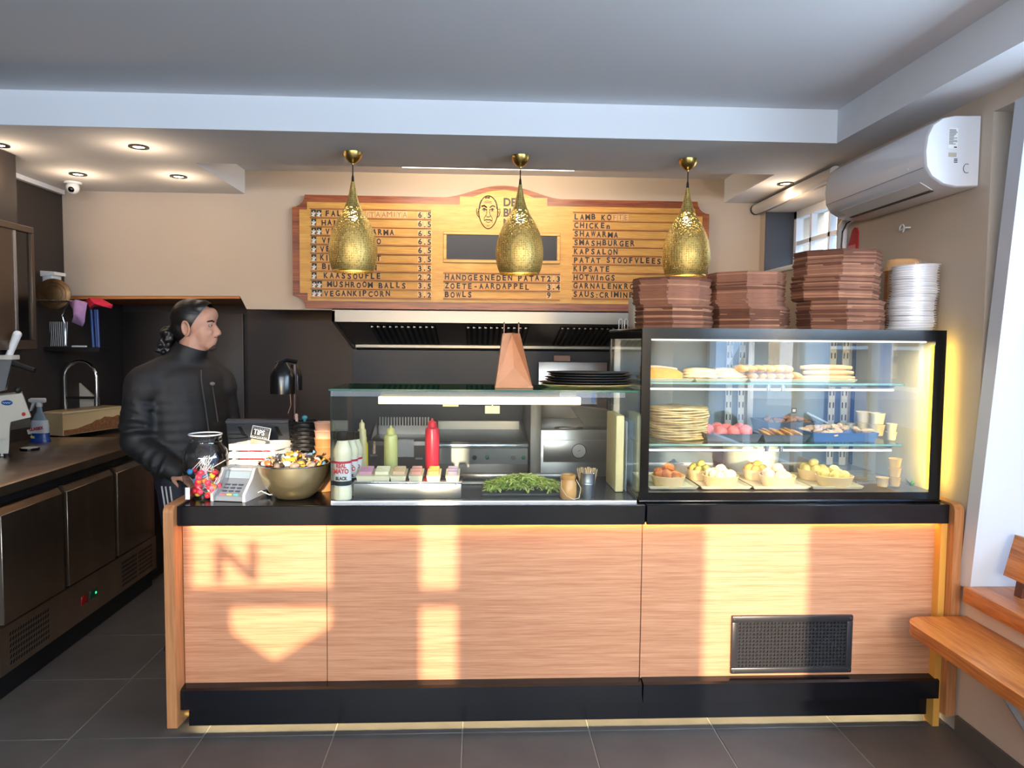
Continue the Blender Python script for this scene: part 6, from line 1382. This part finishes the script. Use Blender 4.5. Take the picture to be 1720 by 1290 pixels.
bt = thing('beige_tub', 'beige paper tub upside down on top of the kraft bowl stack', 'tub', (p.x, 3.30, z))
MB().lathe([(.080, 0), (.080, .006), (.074, .008), (.066, .050), (.060, .053), (0, .053)], (p.x, 3.30, z+.001), 32).obj('wall', mat('beige_card', (214, 170, 120), .7), bt)
p = V(1066, 520, 3.42)
tag(MB().rbox(at(1060, 520, 3.42).x, at(1095, 520, 3.42).x, 3.36, 3.50, ZK, at(1060, 497, 3.42).z, .02, 3).obj('white_carton', mat('white_carton', (214, 208, 196), .6)), 'white rounded carton behind the left tray stack', 'carton')
a = at(1041, 545, 3.6)
wk = MB()
for dx in (0, .028): wk.tube([(a.x+dx, 3.62, ZK)]+[(a.x+dx+.008-.008*math.cos(q), 3.62, ZK+.045+.008*math.sin(q)) for q in [k*math.pi/6 for k in range(7)]]+[(a.x+dx+.016, 3.62, ZK)], .0022, 6)
wk.box(a.x-.004, a.x+.05, 3.61, 3.63, ZK-.0005, ZK+.002)
o = wk.obj('wire_clip', M_WHITE); o.location.x = KX0-a.x+.004 if a.x < KX0 else 0; tag(o, 'white double wire clip standing at the back corner of the case', 'clip')
# ------------------------------------------------------------------ the man behind the counter
def man():
    Y = 3.76; P = lambda px, py, d=0.: (lambda q: Vector((q.x, q.y, q.z)))(at(px, py, Y+d))
    SKIN = mat('skin', (192, 142, 118), .5, sss=.12, var=.06, vscale=30); HAIR = mat('black_hair', (20, 16, 15), .38, var=.5, vscale=40, stretch=(.2, 1, 1), bump=.5, bscale=120); JKT = mat('black_softshell', (17, 16, 18), .62, var=.15, vscale=20, bump=.12, bscale=60); JKT2 = mat('charcoal_yoke', (34, 30, 30), .7, var=.1, vscale=20)
    def cap(b, a, c, r0, r1, n=7, seg=14):
        a, c = Vector(a), Vector(c)
        pts = [a+(c-a)*k/(n-1) for k in range(n)]; b.tube(pts, [r0+(r1-r0)*k/(n-1) for k in range(n)], seg)
        b.ball(a, r0, seg, 10); b.ball(c, r1, seg, 10); return b
    hc = P(330, 548); hx, hz = hc.x, hc.z                                  # head centre
    base = Vector((hx-.10, Y, 0))
    # ---- body: head, neck, torso, arms, hands, legs in one skin
    b = MB()
    b.ball((hx-.012, Y, hz+.028), (.098, .078, .098), 24, 16)             # skull
    b.ball((hx+.035, Y, hz-.035), (.060, .060, .080), 20, 14)             # face mass
    b.ball((hx+.062, Y, hz-.095), (.030, .036, .026), 14, 10)             # chin
    b.ball((hx+.030, Y, hz-.080), (.048, .052, .034), 14, 10)             # jaw
    b.ball((hx+.078, Y, hz+.020), (.016, .046, .016), 12, 8)              # brow
    b.ball((hx+.074, Y-.036, hz-.028), (.020, .018, .018), 10, 8).ball((hx+.074, Y+.036, hz-.028), (.020, .018, .018), 10, 8)  # cheek bones
    cap(b, (hx+.090, Y, hz+.006), (hx+.112, Y, hz-.034), .009, .014, 5, 10)   # nose
    b.ball((hx+.101, Y-.010, hz-.040), (.010, .008, .008), 8, 6).ball((hx+.101, Y+.010, hz-.040), (.010, .008, .008), 8, 6)
    b.ball((hx+.092, Y, hz-.064), (.012, .022, .0065), 10, 8).ball((hx+.089, Y, hz-.076), (.012, .020, .008), 10, 8)         # lips
    b.ball((hx+.074, Y, hz+.055), (.030, .055, .040), 14, 10)             # forehead
    nb = Vector((hx-.040, Y+.005, hz-.175))
    cap(b, (hx-.012, Y, hz-.06), nb, .062, .074)
    sh = Vector((hx-.075, Y+.0, hz-.235))
    tx = hx-.070
    face = R(-38)                                                            # chest turned towards the camera
    side = Vector((-math.sin(face+math.pi/2-math.pi/2), 1, 0))
    across = Vector((-.52, -.85, 0)).normalized()*-1                         # from his right shoulder to his left
    S_r = Vector((tx-.125, Y-.14, hz-.268)); S_l = Vector((tx+.125, Y+.14, hz-.285))
    for k in range(9):
        u = k/8; c = S_r.lerp(S_l, u); b.ball((c.x, c.y, c.z-.03), (.085, .085, .075), 14, 10)
    hip = Vector((tx+.055, Y, .93))
    for k in range(9):
        u = k/8; c = Vector((tx, Y, hz-.28)).lerp(hip, u)
        M = Matrix.Translation(c) @ Matrix.Rotation(R(48), 4, 'Z'); b.ball((0, 0, 0), (.185-.012*u, .118+.012*math.sin(math.pi*u), .10), 18, 12, M)
    el_r = P(252, 745, -.12); wr_r = P(320, 780, -.14)
    el_r = Vector((hx-.235, Y-.17, hz-.56)); wr_r = Vector((hx-.05, Y-.21, hz-.70))
    cap(b, S_r+Vector((-.01, 0, -.02)), el_r, .066, .050); cap(b, el_r, wr_r, .048, .034)
    el_l = S_l+Vector((.05, .02, -.30)); wr_l = el_l+Vector((.03, -.12, -.20))
    cap(b, S_l+Vector((0, 0, -.02)), el_l, .064, .048); cap(b, el_l, wr_l, .046, .032)
    # hands: palm, four unequal bent fingers, thumb from the palm's side
    def hand(w, d, side):
        d = d.normalized(); s = d.cross(Vector((0, 0, 1))).normalized()*side; nrm = s.cross(d)
        pc = w+d*.045; M = Matrix.Translation(pc) @ Matrix(((d.x, s.x, nrm.x, 0), (d.y, s.y, nrm.y, 0), (d.z, s.z, nrm.z, 0), (0, 0, 0, 1)))
        b.ball((0, 0, 0), (.052, .040, .016), 14, 10, M)
        for i, (o, l) in enumerate(((.030, .070), (.010, .080), (-.010, .074), (-.028, .058))):
            p0 = M @ Vector((.038, o, 0)); p1 = M @ Vector((.038+l*.5, o*1.05, -.010)); p2 = M @ Vector((.038+l*.85, o*1.05, -.032)); p3 = M @ Vector((.038+l*.95, o*1.05, -.050))
            b.tube([p0, p1, p2, p3], [.0095, .009, .008, .007], 8); b.ball(p3, .007, 8, 6)
        t0 = M @ Vector((-.02, .030, -.004)); t1 = M @ Vector((.012, .056, -.014)); t2 = M @ Vector((.040, .060, -.026)); b.tube([t0, t1, t2], [.013, .0105, .008], 8); b.ball(t2, .008, 8, 6)
    hand(wr_r, Vector((.75, -.1, -.35)), 1); hand(wr_l, Vector((.5, -.6, -.5)), -1)
    for s, dx, dy in ((-1, -.055, -.085), (1, .045, .085)):
        h_ = Vector((hip.x+dx, Y+dy, .90)); kn = Vector((hip.x+dx+.02, Y+dy-.005, .49)); an = Vector((hip.x+dx-.005, Y+dy, .085))
        cap(b, h_, kn, .090, .060, 9); cap(b, kn, an, .058, .038, 9)
        b.ball((an.x+.06, an.y-.03, .045), (.120, .045, .042), 16, 10)
    body = link('person', lump(b, .0085, 3)); body.data.materials.append(SKIN)
    tag(body, 'person in black jacket with tied-back dark hair, standing behind the counter', 'person')
    # ---- ear
    e = MB(); ex, ez = hx-.020, hz-.012; ey = Y-.083
    e.tube([(ex+.018*math.cos(q)-.004*math.sin(q), ey-.004*(1+math.cos(q)), ez+.034*math.sin(q)) for q in [k*math.pi/9 for k in range(18)]], .006, 8, True)
    e.ball((ex, ey+.006, ez), (.016, .008, .030), 12, 8).ball((ex+.006, ey, ez-.030), (.010, .007, .010), 8, 6)
    em = lump(e, .004, 2); eo = link('ear', em, body); em.materials.append(SKIN)
    # ---- hair: slicked back with a curly ponytail, goatee, eyebrow, eye
    h = MB(); h.ball((hx-.022, Y, hz+.040), (.104, .086, .100), 24, 16); h.ball((hx-.060, Y, hz-.010), (.064, .074, .072), 18, 12)
    h.ball((hx+.030, Y, hz+.088), (.055, .066, .045), 16, 10)
    hm = lump(h, .008, 3)
    for v in hm.vertices:                                                  # the hairline: drop what would cover the face
        pass
    bm = bmesh.new(); bm.from_mesh(hm)
    bmesh.ops.bisect_plane(bm, geom=list(bm.verts)+list(bm.edges)+list(bm.faces), plane_co=(hx+.016, Y, hz+.02), plane_no=Vector((1, 0, -.62)).normalized(), clear_outer=True); bm.to_mesh(hm); bm.free()
    ho = link('hair', hm, body); hm.materials.append(HAIR); hm.shade_smooth()
    pt = MB(); rnd = random.Random(4); q0 = Vector((hx-.122, Y+.0, hz-.018))
    pt.ball(q0+Vector((.02, 0, .02)), (.030, .028, .026), 12, 8)
    for k in range(60):
        u = rnd.random(); pt.ball(q0+Vector((-.008-.030*u*u+.030*rnd.uniform(-1, 1), .042*rnd.uniform(-1, 1), .008-.125*u)), rnd.uniform(.011, .020), 8, 6)
    pm = lump(pt, .006, 1); link('ponytail', pm, body); pm.materials.append(HAIR)
    g = MB(); g.ball((hx+.072, Y, hz-.104), (.024, .026, .020), 12, 8); g.ball((hx+.093, Y, hz-.054), (.008, .025, .005), 10, 6)
    for s in (): g.tube([(hx+.095, Y+s*.022, hz-.057), (hx+.086, Y+s*.028, hz-.075), (hx+.074, Y+s*.026, hz-.096)], [.003, .0035, .005], 6)
    gm = lump(g, .0035, 1); link('goatee', gm, body); gm.materials.append(mat('beard_stubble', (72, 50, 42), .8))
    for s in (-1, 1):
        MB().tube([(hx+.092, Y+s*.014, hz+.022), (hx+.088, Y+s*.032, hz+.028), (hx+.072, Y+s*.052, hz+.022)], [.004, .005, .003], 6).obj('eyebrow', HAIR, body)
        MB().ball((hx+.078, Y+s*.031, hz+.004), (.010, .012, .009), 12, 8).obj('eye', mat('eye_white', (150, 132, 122), .3), body)
        MB().ball((hx+.085, Y+s*.032, hz+.004), (.0045, .006, .0055), 8, 6).obj('iris', mat('iris_dark', (40, 26, 20), .15), body)
    # ---- jacket
    j = MB()
    for k in range(11):
        u = k/10; c = S_r.lerp(S_l, u); j.ball((c.x, c.y, c.z-.035), (.096, .100, .082), 14, 10)
    for k in range(12):
        u = k/11; c = Vector((tx, Y, hz-.27)).lerp(hip+Vector((.005, 0, -.06)), u); M = Matrix.Translation(c) @ Matrix.Rotation(R(48), 4, 'Z'); j.ball((0, 0, 0), (.212-.004*u, .140+.014*math.sin(math.pi*u), .095), 20, 12, M)
    cap(j, S_r+Vector((-.012, 0, -.02)), el_r, .086, .070, 9, 16); cap(j, el_r, wr_r+Vector((.02, .0, .0)), .070, .052, 9, 16)
    cap(j, S_l+Vector((0, 0, -.02)), el_l, .084, .068, 9, 16); cap(j, el_l, wr_l, .066, .050, 9, 16)
    cap(j, (tx-.005, Y, hz-.20), (hx-.026, Y, hz-.112), .098, .080, 6, 18)
    for S in (S_r, S_l): cap(j, (hx-.045, Y, hz-.165), S+Vector((0, 0, -.01)), .070, .088, 8, 14)
    rnd = random.Random(12)
    for a, c, r_ in ((S_r, el_r, .088), (el_r, wr_r, .070)):                  # sleeve folds
        for k in range(5):
            u = .2+.16*k; q = a.lerp(c, u); d = (c-a).normalized(); n_ = d.orthogonal().normalized(); w_ = d.cross(n_)
            j.tube([q+(n_*math.cos(t)+w_*math.sin(t))*(r_-.012)+d*(.02*math.sin(t*1.5+k)) for t in [i*math.pi/8 for i in range(16)]], .013, 6, True)
    bmj = lump(j, .0095, 4)
    bm = bmesh.new(); bm.from_mesh(bmj)
    bmesh.ops.bisect_plane(bm, geom=list(bm.verts)+list(bm.edges)+list(bm.faces), plane_co=(hx-.02, Y, hz-.100), plane_no=Vector((.35, 0, 1)).normalized(), clear_outer=True); bm.to_mesh(bmj); bm.free(); bmj.shade_smooth()
    jo = link('jacket', bmj, body); bmj.materials.append(JKT); bmj.materials.append(JKT2)
    sm = jo.modifiers.new('solid', 'SOLIDIFY'); sm.thickness = .006; sm.offset = -1
    zy = hz-.345
    for p in bmj.polygons:
        c = p.center
        if c.z > zy+.05*(c.x-tx) and c.z < hz-.17: p.material_index = 1
    # zip, chest pocket zip, emblem on the chest, cuff
    dv = Vector((.66, -.75, 0)).normalized()
    ZM = mat('zip_grey', (92, 88, 88), .35, .6)
    cen = lambda z, off=0.: Vector((tx, Y, 0)).lerp(Vector((hip.x, hip.y, 0)), max(0, min(1, (hz-.27-z)/(hz-.27-.9))))+dv*(.142+.012*math.sin(math.pi*max(0, min(1, (hz-.27-z)/(hz-.27-.9)))))+Vector((.75, .66, 0))*off
    pts = [(lambda q, z: Vector((q.x, q.y, z)))(cen(z, .03), z) for z in [hz-.215-.05*k for k in range(12)]]
    pts = [p+dv*.012 for p in pts]
    MB().tube(pts, .0035, 6).obj('zip', ZM, jo)
    pts = [(lambda q, z: Vector((q.x, q.y, z)))(cen(z, .085), z)+dv*.001 for z in [hz-.30-.035*k for k in range(6)]]
    MB().tube(pts, .003, 6).obj('pocket_zip', ZM, jo)
    q = cen(hz-.29, .085); MB().ball((q.x+dv.x*.004, q.y+dv.y*.004, hz-.285), (.014, .010, .010), 10, 6).obj('chest_emblem', mat('emblem_grey', (120, 112, 110), .6), jo)
    # ---- trousers with three stripes, shoes
    tr = MB()
    for s, dx, dy in ((-1, -.055, -.085), (1, .045, .085)):
        h_ = Vector((hip.x+dx, Y+dy, .90)); kn = Vector((hip.x+dx+.02, Y+dy-.005, .49)); an = Vector((hip.x+dx-.005, Y+dy, .10))
        cap(tr, h_, kn, .104, .076, 9, 16); cap(tr, kn, an, .074, .060, 9, 16)
    M = Matrix.Translation((hip.x, Y, .95)) @ Matrix.Rotation(R(48), 4, 'Z'); tr.ball((0, 0, 0), (.19, .14, .13), 18, 12, M)
    tm_ = lump(tr, .010, 4); to = link('trousers', tm_, body); tm_.materials.append(mat('navy_tracksuit', (20, 22, 40), .6))
    for k in range(3):
        pts = []
        for i in range(9):
            u = i/8; z = .88-.74*u; r_ = (.104-.03*min(1, u*1.8)) if u < .55 else .076-.012*(u-.55)
            a = R(-112+12*k); xx = hip.x-.055+.02*math.sin(math.pi*min(1, u*1.05))
            pts.append((xx+(r_+.001)*math.cos(a), Y-.085-.004*math.sin(math.pi*u)+(r_+.001)*math.sin(a), z))
        MB().tube(pts, .0042, 6).obj('stripe', mat('stripe_white', (206, 202, 200), .6), to)
    for s, dx, dy in ((-1, -.055, -.085), (1, .045, .085)):
        x0 = hip.x+dx; sh_ = MB().ball((x0+.058, Y+dy-.03, .050), (.135, .054, .049), 18, 10).ball((x0, Y+dy-.005, .075), (.062, .056, .055), 14, 8)
        sm_ = lump(sh_, .008, 2); so = link('shoe', sm_, body); sm_.materials.append(mat('dark_shoe', (24, 22, 24), .5))
man()
# wooden trestle stool in the gap behind the fridge end
a = at(269, 750, 4.6)
st = thing('wooden_trestle', 'brown wooden trestle standing behind the man beside the fridge end', 'trestle', (a.x+.02, 4.9, 0))
MST = wood_mat('trestle_brown', (120, 78, 56), (86, 52, 36), .55, 'z')
for y in (4.84, 5.06): MB().box(a.x-.03, a.x+.0, y, y+.035, .001, .86).obj('leg', MST, st)
MB().box(a.x-.03, a.x, 4.84, 5.095, .30, .34).obj('rail', MST, st); MB().box(a.x-.05, a.x+.02, 4.82, 5.11, .86, .89).obj('top', MST, st)
